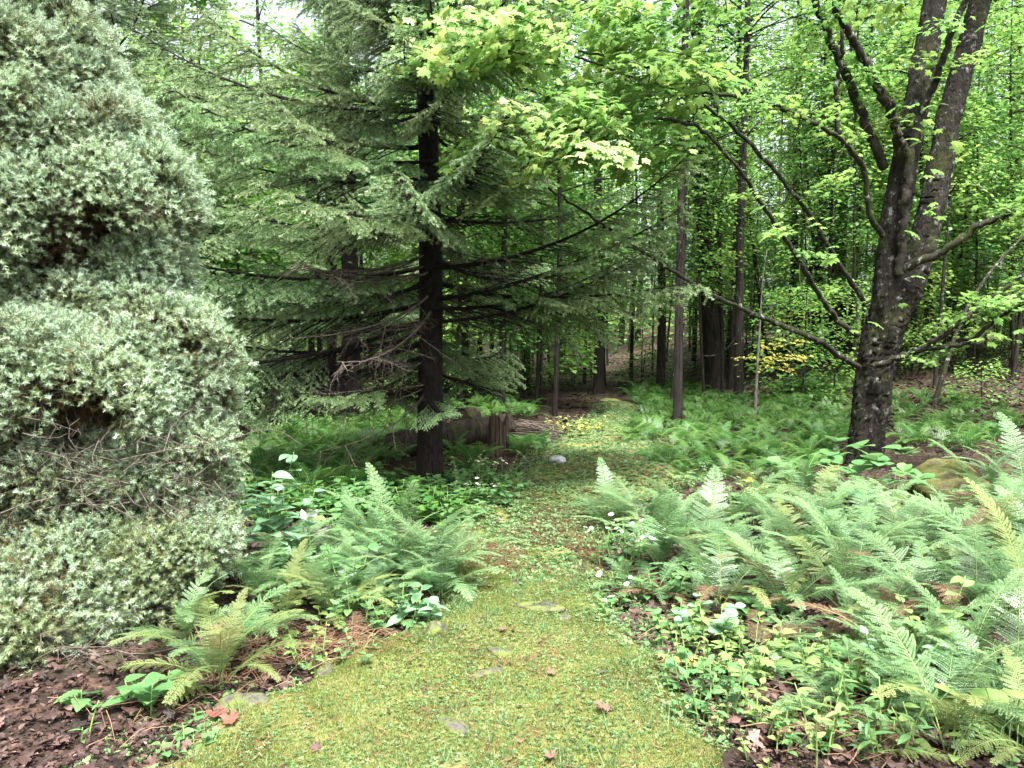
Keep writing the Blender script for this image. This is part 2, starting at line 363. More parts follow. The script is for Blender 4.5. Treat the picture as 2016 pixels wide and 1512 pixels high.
# ------------------------------------------------------------------ fern fronds
def frond_mesh(name, seed, L, pairs, W, a0, a1, mat, fine=True, side=0.0):
    global rng
    rng = np.random.default_rng(seed); n = 40
    u = np.linspace(0, 1, n); th = a0 + (a1 - a0) * u ** 1.3
    dy, dz, dx = np.sin(th), np.cos(th), side * u
    T = nrm(np.stack([dx, dy, dz], 1)); pts = np.concatenate([[[0, 0, 0]], np.cumsum((T[1:] + T[:-1]) / 2 * L / (n - 1), 0)])
    g = Geo(); g.tube(pts, np.linspace(0.0045, 0.0012, n) * (1 if fine else 1.3), 4, 1, 0.5)
    pos, dr, nm, sc, tn = [], [], [], [], []
    st = 0.2; us = st + (1 - st) * (np.arange(pairs) / pairs) ** 0.95
    sp = L * (1 - st) / pairs
    for i, ui in enumerate(us):
        s = (ui - st) / (1 - st)
        w = W * ((s / .25) ** .5 * .6 + .4 if s < .25 else ((1 - s) / .75) ** .8) + 0.012
        p0 = np.array([np.interp(ui, u, pts[:, k]) for k in range(3)]); t = nrm(np.array([np.interp(ui, u, T[:, k]) for k in range(3)]))
        X = nrm(np.cross(t, np.cross(np.array([1., 0, 0]), t))); N = nrm(np.cross(X, t)); N = N if N[2] > 0 or True else N
        N = np.cross(X, t); N = N if np.dot(N, [0, -.3, 1]) > 0 else -N
        for sg in (-1, 1):
            sw = 0.28 + 0.4 * s + rng.normal() * 0.06
            d = nrm(X * sg * math.cos(sw) + t * math.sin(sw) + N * (0.12 + rng.normal() * 0.07))
            if fine and rng.random() < .04: continue
            ww = w * rng.uniform(.78, 1.08) * (1 if rng.random() > .06 else .55); m = max(3, int(ww / (0.0095 if fine else 0.024)))
            for j in range(m):
                q = (j + .5) / m
                pp = p0 + d * ww * q + N * (-0.20 * ww * q * q)
                ln = sp * (0.58 if fine else 0.62) * (1 - q) ** 0.45 + 0.002
                for s2 in (-1, 1):
                    dd = nrm(t * s2 + d * 0.55)
                    pos.append(pp); dr.append(dd); nm.append(N + rng.normal(size=3) * .12)
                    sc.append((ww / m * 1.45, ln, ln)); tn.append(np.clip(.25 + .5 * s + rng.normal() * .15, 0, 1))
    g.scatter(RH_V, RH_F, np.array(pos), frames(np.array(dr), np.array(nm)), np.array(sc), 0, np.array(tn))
    return g.mesh(name, [mat, M['stem']])

FR = [frond_mesh('frond', 40 + i, L, p, W, R(a), R(b), M['fern'], True, s) for i, (L, p, W, a, b, s) in enumerate(
    [(.85, 19, .15, 14, 80, .1), (.80, 18, .16, 25, 100, -.2), (.9, 20, .15, 10, 65, .05), (.75, 17, .15, 32, 112, .25), (.85, 19, .14, 18, 90, -.08), (.7, 16, .15, 38, 95, 0), (.8, 18, .15, 28, 118, -.1), (.85, 19, .14, 20, 100, .4), (.8, 18, .16, 30, 90, -.45), (.9, 21, .13, 12, 95, -.3), (.75, 17, .15, 40, 125, .35), (.7, 17, .13, 22, 130, 0)])]
FB = [frond_mesh('bed_frond', 60 + i, L, p, W, R(a), R(b), M['fern_bed'], False, s) for i, (L, p, W, a, b, s) in enumerate(
    [(.5, 12, .11, 18, 100, .1), (.48, 11, .12, 30, 112, -.15), (.55, 13, .11, 14, 90, .05), (.45, 11, .11, 36, 115, .2)])]

def fern(name, label, loc, n, sc, fr, group=None, mats=None, tilt=0.0, toward=None):
    t = thing(name, label, 'fern', loc, random.uniform(0, 6.28), 1.0, group)
    a0 = random.uniform(0, 6.28)
    for k in range(n):
        az = a0 + k * 2.39996 if toward is None else toward - t.rotation_euler.z + random.gauss(0, .7)
        s = sc * random.uniform(.72, 1.1)
        obj('frond', random.choice(fr), t, (random.uniform(-.03, .03), random.uniform(-.03, .03), -0.01),
            (random.gauss(-.06, .16) - tilt, random.uniform(-.12, .12), az), s, random.choice(mats) if mats else None)
    return t

# ------------------------------------------------------------------ generic leafy plant: stems and each leaf its own part
LF = {k: leaf_mesh(k, v, M['broad']) for k, v in dict(
    ovate_leaf=ovate(.33, .38, 1.6, .22, .10, 8), toothed_leaf=ovate(.30, .36, 1.6, .25, .12, 12, .16), lance_leaf=ovate(.14, .4, 1.6, .2, .15, 7),
    round_leaf=ovate(.46, .45, 1.6, .12, .06, 9), maple_shaped_leaf=(MP_V, MP_F), heart_leaf=ovate(.42, .30, 1.6, .2, .1, 9)).items()}

def leafy(name, label, cat, loc, h, nst, per, leaf, ll, mat, spread=.35, group=None, style='alt', top=False, lean=(0, 0), flowers=0, pitch=.25):
    t = thing(name, label, cat, loc, random.uniform(0, 6.28), 1.0, group)
    for s in range(nst):
        az = s * 2.4 + random.uniform(-.4, .4); hh = h * random.uniform(.7, 1.08)
        off = np.array([math.cos(az), math.sin(az), 0]) * spread * hh * random.uniform(.4, 1) * (0 if nst == 1 else 1) + np.array([lean[0], lean[1], 0]) * hh
        u = np.linspace(0, 1, 8)[:, None]
        base = np.array([math.cos(az), math.sin(az), 0]) * 0.02 * nst
        pts = base + np.array([0, 0, -.02]) + np.array([0, 0, hh]) * u + off * u ** 1.6
        g = Geo(); g.tube(pts, np.linspace(.0045, .002, 8), 5, 0, .5)
        obj('stem', g.mesh('stem', [M['stem']]), t)
        for k in range(per):
            f = (0.98 if top else .25 + .75 * (k + .6) / per)
            p = np.array([np.interp(f, u[:, 0], pts[:, c]) for c in range(3)])
            a = k * (6.283 / per if top else (2.39996 if style == 'alt' else 1.5708 + (k % 2) * 1.5708)) + random.uniform(-.3, .3) + s
            pt = random.gauss(pitch, .2)
            d = (math.cos(a) * math.cos(pt), math.sin(a) * math.cos(pt), math.sin(pt))
            L = ll * random.uniform(.7, 1.1) * (1.0 if top else 1.15 - .5 * f)
            matrix_obj('leaf', LF[leaf], t, p, d, (random.gauss(0, .15), random.gauss(0, .15), 1), L, mat if not isinstance(mat, list) else random.choice(mat))
        for k in range(flowers):
            p = pts[-1] + np.array([random.gauss(0, .03), random.gauss(0, .03), random.uniform(-.02, .05)])
            matrix_obj('flower', FLOWER, t, p, (random.gauss(0, 1), random.gauss(0, 1), .2), (random.gauss(0, .3), -.5, 1), random.uniform(.8, 1.4))
    return t

def flower_mesh():
    g = Geo(); n = 9; a = np.arange(n) * 2 * math.pi / n
    d = np.stack([np.cos(a), np.sin(a), np.full(n, .15)], 1)
    g.scatter(RH_V, RH_F, d * .002, frames(d, np.tile([0, 0, 1.], (n, 1))), np.full(n, .016), 0)
    g.tube([(0, 0, -.003), (0, 0, .004), (0, 0, .006)], [.004, .005, .002], 6, 1)
    return g.mesh('flower', [M['petal'], M['yellow']])
FLOWER = flower_mesh()
#PART2
# ------------------------------------------------------------------ spruce branches (axis +X)
def needles_on(g, a, b, dens, ln, wd, mat, tint, spread=1.0):
    """needles along straight shoots a->b (arrays)"""
    Ls = np.linalg.norm(b - a, axis=1); cnt = np.maximum(6, (Ls * dens)).astype(int)
    idx = np.repeat(np.arange(len(a)), cnt); N = len(idx)
    u = rng.random(N); ax = nrm(b - a)[idx]
    rnd = rng.normal(size=(N, 3)); rnd[:, 2] += .45
    rd = nrm(rnd - ax * np.sum(rnd * ax, 1, keepdims=True))
    d = nrm(ax * .75 + rd * spread)
    pos = a[idx] + (b - a)[idx] * u[:, None]
    sc = np.stack([np.full(N, wd), ln * rng.uniform(.7, 1.15, N), np.ones(N)], 1)
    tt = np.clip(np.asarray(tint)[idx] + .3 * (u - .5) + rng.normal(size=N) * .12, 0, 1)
    g.scatter(ND_V, ND_F, pos, frames(d, rng.normal(size=(N, 3))), sc, mat, tt)

def spruce_branch(seed, L, bare, dens=300, dead=False):
    global rng
    rng = np.random.default_rng(seed)
    gb, gn = Geo(), Geo(); n = 14; u = np.linspace(0, 1, n)
    pts = np.stack([L * u, .05 * L * np.sin(u * 4 + seed), L * (-.22 * u * (1 - u) * 1.6 + .03 * u)], 1)
    gb.tube(pts, np.linspace(.024, .004, n) * L / 2.6, 6)
    A, Bb, tn = [], [], []
    ns = int(15 * L)
    for i in range(ns):
        ui = .06 + .93 * (i + rng.random()) / ns; sg = 1 if i % 2 else -1
        if dead and rng.random() < .55: continue
        p = np.array([np.interp(ui, u, pts[:, k]) for k in range(3)])
        l2 = (L * .30 * (1 - ui) ** .7 * min(1, .35 + ui * 2) + .14) * rng.uniform(.7, 1.15)
        w = R(rng.uniform(38, 62)) if not dead else R(rng.uniform(20, 75)); d = np.array([math.cos(w), sg * math.sin(w), -.27 + rng.normal() * (.1 if not dead else .45)])
        m = 6; v = np.linspace(0, 1, m)[:, None]
        q = p + d * l2 * v + np.array([0, 0, -.12 * l2]) * v ** 2
        gb.tube(q, np.linspace(.0065, .002, m), 4)
        live = (not dead) and ui > bare + rng.normal() * .06
        nt = int(l2 / .043)
        for k in range(nt):
            f = (k + 1) / (nt + .5); pp = p + d * l2 * f + np.array([0, 0, -.12 * l2 * f * f])
            s2 = 1 if k % 2 else -1; w2 = R(rng.uniform(35, 60))
            side = np.array([-d[1], d[0], 0]) * s2
            l3 = (.085 + .24 * l2 * (1 - f)) * rng.uniform(.6, 1.2)
            d3 = nrm(d * math.cos(w2) + side * math.sin(w2) + np.array([0, 0, -.32 + rng.normal() * .2]))
            e = pp + d3 * l3
            gb.tube([pp, e], [.0022, .001], 3, cap=False)
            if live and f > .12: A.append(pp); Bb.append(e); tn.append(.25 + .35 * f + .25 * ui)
            elif rng.random() < .5:
                for _ in range(2):
                    e2 = pp + (e - pp) * rng.uniform(.4, .9); gb.tube([e2, e2 + nrm(d3 + rng.normal(size=3) * .6) * rng.uniform(.05, .12)], [.0014, .0007], 3, cap=False)
        if live:
            for k in range(m - 1):
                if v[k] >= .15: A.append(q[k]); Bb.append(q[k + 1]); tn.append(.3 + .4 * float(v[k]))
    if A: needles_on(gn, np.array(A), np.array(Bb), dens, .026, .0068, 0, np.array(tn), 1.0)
    return gb.mesh('branch', [M['bark_spruce'] if not dead else M['twig']]), (gn.mesh('needle_spray', [M['spruce']]) if A else None)

SB_LIVE = [spruce_branch(200 + i, 2.4, .10, 520) for i in range(4)]
SB_HALF = [spruce_branch(210 + i, 2.8, .42, 520) for i in range(4)]
SB_DEAD = [spruce_branch(220 + i, 1.5, 1, 0, True) for i in range(3)]

def add_branch(t, kind, z, az, el, sc, roll=0.0, xy=(0, 0)):
    bm, nm = random.choice(kind)
    o = obj('branch', bm, t, (xy[0], xy[1], z), (0, 0, 0), sc)
    o.rotation_euler = (Matrix.Rotation(az, 3, 'Z') @ Matrix.Rotation(-el, 3, 'Y') @ Matrix.Rotation(roll, 3, 'X')).to_euler()
    if nm: obj('needle_spray', nm, o)
    return o

def trunk_mesh(name, pts, rad, mat, sides=20, flare=1.5, lump=.03, ridge=.02):
    pts = np.asarray(pts, float); rad = np.asarray(rad, float)
    s = np.linspace(0, 1, len(pts)); n = max(16, len(pts) * 8); q = np.linspace(0, 1, n)
    def cr(a):   # smooth interpolation
        a = np.interp(q, s, a); k = np.ones(5) / 5
        return np.convolve(np.pad(a, 2, mode='edge'), k, 'valid')
    pp = np.stack([cr(pts[:, k]) for k in range(3)], 1); rr = cr(rad)
    d0 = pp[:, 2] - pp[0, 2]
    rr = rr * (1 + (flare - 1) * np.exp(-d0 / max(rad[0] * 1.3, .05)))
    g = Geo(); g.tube(pp, rr, sides, 0, .5, lump, True, ridge)
    return g, mat

def spruce(label, base, Ht, r, zmax, n_wh, longest, cat='spruce tree', keep=None, seed=0, bare_to=1.2):
    random.seed(seed)
    t = thing('spruce_tree', label, cat, base)
    zs = np.linspace(-.1, Ht, 14)
    g, m = trunk_mesh('trunk', np.stack([.03 * np.sin(zs * .7), .03 * np.cos(zs * .5), zs], 1), r * (1 - zs.clip(0) / Ht) ** .8 + .01, M['bark_spruce'], 22, 1.35, .03, .03)
    for k in range(26):   # stubs of snapped twigs
        z = random.uniform(.5, 4); a = random.uniform(0, 6.28); rr = r * (1 - z / Ht) * .9
        p = np.array([math.cos(a) * rr, math.sin(a) * rr, z]); d = np.array([math.cos(a), math.sin(a), random.uniform(-.3, .3)])
        g.tube([p, p + d * random.uniform(.04, .14)], [.006, .003], 4)
    obj('trunk', g.mesh('trunk', [m]), t)
    for w in range(n_wh):
        f = w / (n_wh - 1); z = bare_to + (zmax - bare_to) * f
        nb = random.choice((5, 6, 6, 7)); a0 = random.uniform(0, 6.28)
        for k in range(nb):
            az = a0 + k * 6.283 / nb + random.gauss(0, .15)
            if keep and not keep(z, az % 6.283): continue
            el = R(-4 + 46 * sm(np.array((z - 1.2) / 5.5)) + random.gauss(0, 6)); 
            ln = longest * (1 - (z / Ht)) ** .75 * random.uniform(.75, 1.08)
            half = z < 3.4 and random.random() < .75
            add_branch(t, SB_HALF if half else SB_LIVE, z + random.gauss(0, .07), az, el, ln / (2.8 if half else 2.4), random.gauss(0, .2))
    return t

B1 = G(845, 958)
def keep1(z, az):   # open view of the lower trunk from the path side
    return not (z < 2.75 and 3.75 < az < 5.75) and not (z < 1.95 and (az > 4.6 or az < 1.2))
S1 = spruce('tall dark spruce in the middle with bare lower trunk beside the old logs', B1, 11.5, .128, 9.5, 17, 3.2, keep=keep1, seed=5)
random.seed(77)
for z, az, el, ln, kind in [(1.55, 3.35, -4, 2.9, SB_HALF), (1.75, 3.75, -6, 2.9, SB_HALF), (1.40, 3.05, 0, 2.7, SB_HALF), (1.95, 3.2, 2, 3.2, SB_HALF), (2.35, 3.55, 0, 3.2, SB_LIVE),
                            (1.32, 4.0, -10, 1.5, SB_HALF), (1.15, 4.9, -14, 1.1, SB_HALF), (2.9, 4.3, -4, 2.6, SB_LIVE), (3.0, 4.75, -6, 2.4, SB_LIVE), (3.25, 5.1, -5, 2.5, SB_LIVE), (3.4, 4.0, 2, 2.9, SB_LIVE),
                            (4.3, 4.75, -12, 2.0, SB_LIVE), (4.7, 4.4, -13, 2.0, SB_LIVE), (5.1, 4.95, -14, 1.9, SB_LIVE), (4.5, 5.2, -12, 2.1, SB_LIVE), (5.5, 4.6, -13, 1.8, SB_LIVE), (4.9, 4.1, -8, 2.1, SB_LIVE), (5.9, 4.8, -12, 1.8, SB_LIVE), (3.9, 4.95, -12, 2.0, SB_LIVE), (5.2, 5.4, -8, 2.0, SB_LIVE),
                            (3.6, 3.6, 5, 3.1, SB_LIVE), (3.9, 3.3, 12, 3.2, SB_LIVE), (2.0, 6.0, 16, 2.5, SB_HALF), (1.9, .25, 15, 2.5, SB_HALF), (2.3, 5.9, 18, 2.7, SB_HALF), (1.75, 6.1, 17, 2.3, SB_HALF)]:
    add_branch(S1, kind, z, az, R(el), ln / 2.6, random.gauss(0, .15))
for k in range(26):
    dl = random.random() < .6
    add_branch(S1, SB_DEAD, random.uniform(1.0, 2.6) if dl else random.uniform(1.9, 2.9), random.uniform(2.6, 4.4) if dl else random.uniform(-.9, .9), R(random.uniform(-25, 5)), random.uniform(.5, 1.15), random.gauss(0, .4))
S2 = spruce('pale green spruce behind the shrub, its boughs filling the upper corner', G(235, 870), 13, .2, 11, 18, 3.4, seed=9, bare_to=.8)
S3 = spruce('brown trunked spruce standing behind the tall dark spruce', G(690, 835), 12, .17, 10, 14, 2.4, seed=12, bare_to=2.2)

# ------------------------------------------------------------------ juniper shrub
def juniper_clump(seed, mat, ntuft=95, per=36, rad=.2):
    global rng
    rng = np.random.default_rng(seed); g = Geo()
    d = rng.normal(size=(ntuft, 3)); d[:, 2] = np.abs(d[:, 2]) * 1.1 + .1; d = nrm(d)
    c = d * rad * rng.uniform(.45, 1.15, (ntuft, 1)) * np.array([1, 1, .9])
    ax = nrm(d + rng.normal(size=(ntuft, 3)) * .3 + [0, 0, .25])
    a = c; b = c + ax * rng.uniform(.03, .075, (ntuft, 1))
    tin = np.clip(.08 + .75 * (np.linalg.norm(c, axis=1) / rad - .45) + .30 * d[:, 2], 0, 1)  # tint paler upward and outward, top light put into the needle colour
    for i in range(ntuft):
        g.tube([c[i] * .3, b[i]], [.003, .001], 3, 1, cap=False)
    N = ntuft * per; idx = np.repeat(np.arange(ntuft), per); u = rng.random(N)
    rnd = rng.normal(size=(N, 3)); axx = ax[idx]; rd = nrm(rnd - axx * np.sum(rnd * axx, 1, keepdims=True))
    dd = nrm(axx * rng.uniform(.25, 1.0, (N, 1)) + rd * .9)
    sc = np.stack([np.full(N, .0038), rng.uniform(.018, .032, N), np.ones(N)], 1)
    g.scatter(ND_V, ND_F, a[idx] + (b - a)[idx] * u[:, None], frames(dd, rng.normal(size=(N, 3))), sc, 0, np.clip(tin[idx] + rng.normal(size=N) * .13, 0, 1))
    return g.mesh('needle_clump', [mat, M['twig']])
JC = [juniper_clump(300 + i, M['juniper']) for i in range(6)]
JB = [juniper_clump(320 + i, M['juniper_brown'], 40, 26) for i in range(2)]

rng = np.random.default_rng(31); random.seed(31)
jb = G(40, 1180); jb[1] = 4.5; jb[0] = -2.9; jb[2] = float(H(jb[0], jb[1]))
J = thing('juniper_shrub', 'huge billowing blue green juniper shrub filling the left side', 'shrub', jb)
def lobe(px, py, Y, rx, rz, ry=None):
    c = P(px, py, Y); s = Y / FPX
    return c, np.array([rx * s, (ry or rx) * s, rz * s])
LOBES = [lobe(-60, -90, 4.5, 235, 250), lobe(10, 150, 4.4, 205, 190), lobe(-120, 260, 4.2, 280, 200), lobe(110, 400, 4.35, 235, 175), lobe(-60, 480, 4.1, 240, 150), lobe(150, 520, 4.5, 190, 150), lobe(235, 465, 4.45, 130, 130), lobe(150, 300, 4.3, 150, 140), lobe(120, 260, 4.5, 160, 180), lobe(30, 620, 4.3, 230, 120), lobe(230, 950, 4.25, 170, 110), lobe(90, 890, 4.15, 200, 105), lobe(345, 890, 4.35, 115, 105), lobe(40, 1270, 3.6, 150, 60), lobe(200, 1180, 3.9, 150, 90),
         lobe(205, 560, 4.6, 160, 110), lobe(310, 690, 4.3, 140, 130), lobe(150, 740, 4.0, 190, 130), lobe(-20, 720, 3.9, 200, 140), lobe(360, 800, 4.5, 100, 90),
         lobe(290, 880, 4.2, 130, 80), lobe(80, 1080, 3.9, 210, 100), lobe(290, 1070, 4.1, 150, 100), lobe(40, 1190, 3.6, 190, 95), lobe(-80, 1010, 4.2, 180, 160), lobe(330, 980, 4.4, 110, 80)]
trunk_pts = [P(-60, 1200, 4.5), P(-70, 800, 4.55), P(-60, 400, 4.5), P(-40, 0, 4.5), P(-60, -250, 4.5)]
g, m = trunk_mesh('trunk', np.array(trunk_pts) - jb, [.09, .075, .06, .04, .015], M['bark_forest'], 14)
obj('trunk', g.mesh('trunk', [m]), J)
gbr = None
cut = {10: .7, 11: .7, 12: .7}
for li, (c, r) in enumerate(LOBES):
    gb = Geo(); area = 4 * math.pi * ((r[0] * r[1] + r[0] * r[2] + r[1] * r[2]) / 3)
    n = int(area / .0085 * cut.get(li, 1.0) * .62)
    st = np.array(trunk_pts[0]); k = np.argmin([abs(p[2] - (c[2] - .15)) for p in trunk_pts]); st = np.array(trunk_pts[k])
    st[2] = c[2] - .25
    for i in range(n):
        d = rng.normal(size=3); d = d / np.linalg.norm(d)
        nz_ = float(vnoise(d[0] * 2 + li * 3.1, d[2] * 2 + d[1], 1.6, 44))
        if nz_ < .33: continue
        p = c + d * r * (.66 + .48 * nz_)
        if d[1] > .5 or (d[2] < -.45 and rng.random() < .8): continue
        if any(np.sum(((p - c2) / r2) ** 2) < .62 for j, (c2, r2) in enumerate(LOBES) if j != li): continue
        up = nrm(d / r * r.mean() + np.array([0, 0, .55])); tw = nrm(np.cross(up, rng.normal(size=3)))
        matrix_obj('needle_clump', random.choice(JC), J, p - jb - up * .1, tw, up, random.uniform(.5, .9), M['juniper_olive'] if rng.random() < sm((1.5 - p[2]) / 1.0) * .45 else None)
        if i % 5 == 0:
            mid = (st + p) / 2 + rng.normal(size=3) * .08
            q = np.linspace(0, 1, 7)[:, None]; pp = (1 - q) ** 2 * st + 2 * q * (1 - q) * mid + q * q * (p - up * .05)
            gb.tube(pp - jb, np.linspace(.012, .003, 7), 5)
    for i in range(int(n * .25)):   # dry needles inside
        d = rng.normal(size=3); d = d / np.linalg.norm(d); p = c + d * r * rng.uniform(.2, .6); up = nrm(d + np.array([0, 0, .3]))
        matrix_obj('dry_needle_clump', random.choice(JB), J, p - jb, nrm(np.cross(up, rng.normal(size=3))), up, random.uniform(.6, 1.0))
    if gb.n: obj('branch', gb.mesh('branch', [M['twig']]), J)
# bare twiggy zones low on the shrub
for (px, py, Y, w, h, n) in [(120, 890, 3.85, 150, 50, 45), (240, 975, 3.85, 130, 45, 50), (60, 950, 3.8, 110, 50, 40), (120, 1290, 3.45, 120, 25, 36), (400, 900, 4.2, 40, 50, 12)]:
    gb = Geo()
    for i in range(n):
        p = P(px + rng.normal() * w * .6, py + rng.normal() * h * .6, Y + rng.normal() * .2)
        d = nrm(np.array([rng.normal() * .6 + .5, rng.normal() * .5 - .2, rng.normal() * .25])); L = rng.uniform(.12, .45)
        q = np.linspace(0, 1, 5)[:, None]; pp = p + d * L * q + rng.normal(size=3) * .06 * q * (1 - q) * 4
        gb.tube(pp - jb, np.linspace(.003, .001, 5), 4)
        for _ in range(3):
            s = pp[rng.integers(1, 4)]; e = s + nrm(d + rng.normal(size=3) * .7) * rng.uniform(.04, .14); gb.tube(np.array([s, e]) - jb, [.002, .001], 3, cap=False)
    obj('dead_twig', gb.mesh('dead_twig', [M['twig']]), J)['kind'] = 'stuff'

# ------------------------------------------------------------------ maple leaf sprays and the big maple
def maple_spray(seed, n, rx, ry, size, mat, V=MP_V, F=MP_F, up=.35):
    global rng
    rng = np.random.default_rng(seed); g = Geo()
    x = rng.random(n); a = rng.normal(size=n) * .45
    pos = np.stack([x * rx, a * ry * (.35 + .65 * np.sin(np.clip(x, .05, 1) * 2.6)), -.10 * x * x * rx + rng.normal(size=n) * .05], 1)
    az = np.arctan2(a, .6) + rng.normal(size=n) * .7
    d = np.stack([np.cos(az), np.sin(az), -.3 + rng.normal(size=n) * .25], 1)
    nm = np.stack([rng.normal(size=n) * up, rng.normal(size=n) * up, np.ones(n)], 1)
    g.scatter(V, F, pos, frames(d, nm), size * rng.uniform(.65, 1.15, n), 0, np.clip(.45 + .25 * (x - .5) + rng.normal(size=n) * .22, 0, 1))
    ax = np.stack([np.linspace(0, rx, 6), .03 * np.sin(np.arange(6)), -.10 * np.linspace(0, 1, 6) ** 2 * rx - .01], 1)
    g.tube(ax, np.linspace(.006, .002, 6), 4, 1)
    for i in range(0, n, 3):
        b = np.array([pos[i][0] * .75, 0, -.1 * (x[i] * .75) ** 2 * rx]); g.tube([b, pos[i]], [.002, .001], 3, 1, cap=False)
    return g.mesh('leaf_spray', [mat, M['bark_limb']])
MS = [maple_spray(400 + i, 46, .75, .44, .108, M['maple']) for i in range(4)]
MSP = [maple_spray(410 + i, 50, .75, .46, .105, M['maple_pale']) for i in range(3)]
MSY = [maple_spray(420 + i, 34, .8, .5, .13, M['yellow']) for i in range(2)]
MLEAF = leaf_mesh('leaf', (MP_V, MP_F), M['maple'])

def poly(pts, n):
    pts = np.array(pts, float); s = np.concatenate([[0], np.cumsum(np.linalg.norm(np.diff(pts, axis=0), axis=1))]); q = np.linspace(0, s[-1], n)
    p = np.stack([np.interp(q, s, pts[:, k]) for k in range(3)], 1)
    for _ in range(2): p[1:-1] = (p[:-2] + 2 * p[1:-1] + p[2:]) / 4
    return p

rng = np.random.default_rng(41); random.seed(41)
mb = G(1697, 918); YM = mb[1]
MT = thing('maple_tree', 'large lichen spotted maple with forking trunk right of the path', 'maple tree', mb)
def limb(name, pp, w0, w1, mat='bark_limb', sides=9, lump=.06, flare=1.0, n=None):
    """pp: (px, py, dY), widths in photo pixels at the trunk's distance"""
    pts = poly([P(x, y, YM + d) for x, y, d in pp], n or 8 * len(pp)); s = YM / FPX / 2
    r = np.linspace(w0, w1, len(pts)) * s
    if flare > 1: r = r * (1 + (flare - 1) * np.exp(-(pts[:, 2] - pts[0, 2]) / .28))
    wob = rng.normal(size=pts.shape) * (min(.012, r.min() * .6) if sides < 12 else .0015); wob[0] = 0
    g = Geo(); g.tube(pts + wob - mb, r, sides, 0, .5, lump, True, .03 if sides > 12 else 0)
    obj(name, g.mesh(name, [M[mat]]), MT); return pts
limb('trunk', [(1700, 935, 0), (1708, 850, 0), (1718, 760, 0), (1728, 690, 0), (1752, 610, 0), (1785, 560, 0)], 60, 76, 'bark_maple', 48, .03, 1.3, n=110)
ls = limb('stem', [(1735, 680, -.05), (1748, 560, -.1), (1760, 440, -.1), (1785, 300, -.1), (1812, 160, 0), (1838, 20, .1), (1870, -160, .2), (1900, -420, .3)], 54, 34, 'bark_maple', 40, .03, n=300)
rs = limb('stem', [(1768, 610, .05), (1805, 530, .1), (1836, 400, .2), (1868, 230, .3), (1910, 80, .4), (1945, -60, .5), (1990, -300, .7)], 52, 34, 'bark_maple', 40, .03, n=280)
L = {}
L['A'] = limb('limb', [(1742, 330, -.1), (1700, 230, -.2), (1656, 128, -.4), (1625, 50, -.5), (1600, -10, -.6), (1560, -150, -.9)], 19, 10)
L['B'] = limb('limb', [(1778, 330, -.2), (1764, 243, -.3), (1720, 150, -.5), (1684, 87, -.6), (1645, 20, -.8), (1610, -80, -1)], 20, 10)
L['C'] = limb('limb', [(1770, 540, -.3), (1778, 430, -.35), (1792, 302, -.35), (1815, 220, -.4), (1844, 146, -.5), (1885, 35, -.7), (1915, -40, -.8)], 18, 11)
L['V'] = limb('limb', [(1790, 310, -.35), (1770, 265, -.4), (1755, 200, -.5)], 14, 6)
L['D'] = limb('limb', [(1738, 465, -.2), (1712, 430, -.4), (1701, 326, -.6), (1649, 267, -.9), (1560, 220, -1.3), (1465, 191, -1.6), (1337, 178, -2.0), (1240, 150, -2.3), (1130, 110, -2.6)], 11, 3)
L['D2'] = limb('limb', [(1649, 267, -.9), (1645, 190, -1), (1655, 120, -1.1), (1660, 60, -1.2)], 9, 6)
L['E'] = limb('limb', [(1690, 722, -.2), (1650, 700, -.4), (1611, 670, -.6), (1507, 628, -1), (1403, 583, -1.4), (1316, 528, -1.8), (1200, 450, -2.2), (1080, 370, -2.5)], 12, 3)
L['F'] = limb('limb', [(1690, 660, -.2), (1650, 635, -.5), (1622, 594, -.7), (1566, 500, -1.1), (1500, 400, -1.5), (1455, 333, -1.7), (1380, 250, -2), (1290, 230, -2.3), (1150, 230, -2.5)], 11, 3)
L['F2'] = limb('limb', [(1700, 590, -.25), (1649, 517, -.5), (1597, 424, -.8), (1520, 330, -1.1), (1455, 260, -1.3), (1361, 184, -1.5), (1270, 130, -1.8), (1100, 90, -2.0)], 10, 3)
L['G'] = limb('limb', [(1778, 530, -.3), (1850, 500, -.5), (1920, 448, -.7), (2016, 406, -.9), (2150, 350, -1.2)], 16, 7)
L['H'] = limb('limb', [(1719, 722, -.3), (1770, 705, -.5), (1816, 688, -.8), (1906, 677, -1.1), (1960, 630, -1.3), (2030, 590, -1.6)], 13, 5)
L['H2'] = limb('limb', [(1816, 688, -.8), (1870, 650, -1), (1927, 611, -1.1), (2016, 538, -1.3), (2100, 500, -1.5)], 10, 5)
for key, nn in (('E', 9), ('F', 9), ('F2', 7), ('D', 8), ('G', 5)):   # bare twigs
    for _ in range(nn):
        k = rng.integers(len(L[key]) // 4, len(L[key]) - 1); p = L[key][k]; d = nrm(L[key][k] - L[key][k - 1] + rng.normal(size=3) * .5)
        pts = poly([p, p + d * .2, p + d * .45 + rng.normal(size=3) * .08, p + d * .7 + rng.normal(size=3) * .15], 8)
        g = Geo(); g.tube(pts - mb, np.linspace(.006, .002, 8), 4); obj('twig', g.mesh('twig', [M['bark_limb']]), MT)

def spray_at(t, base, kinds, p, az, pitch, sc, roll=0):
    o = obj('leaf_spray', random.choice(kinds), t, p - base, (0, 0, 0), sc); o['kind'] = 'stuff'
    o.rotation_euler = (Matrix.Rotation(az, 3, 'Z') @ Matrix.Rotation(-pitch, 3, 'Y') @ Matrix.Rotation(roll, 3, 'X')).to_euler(); return o
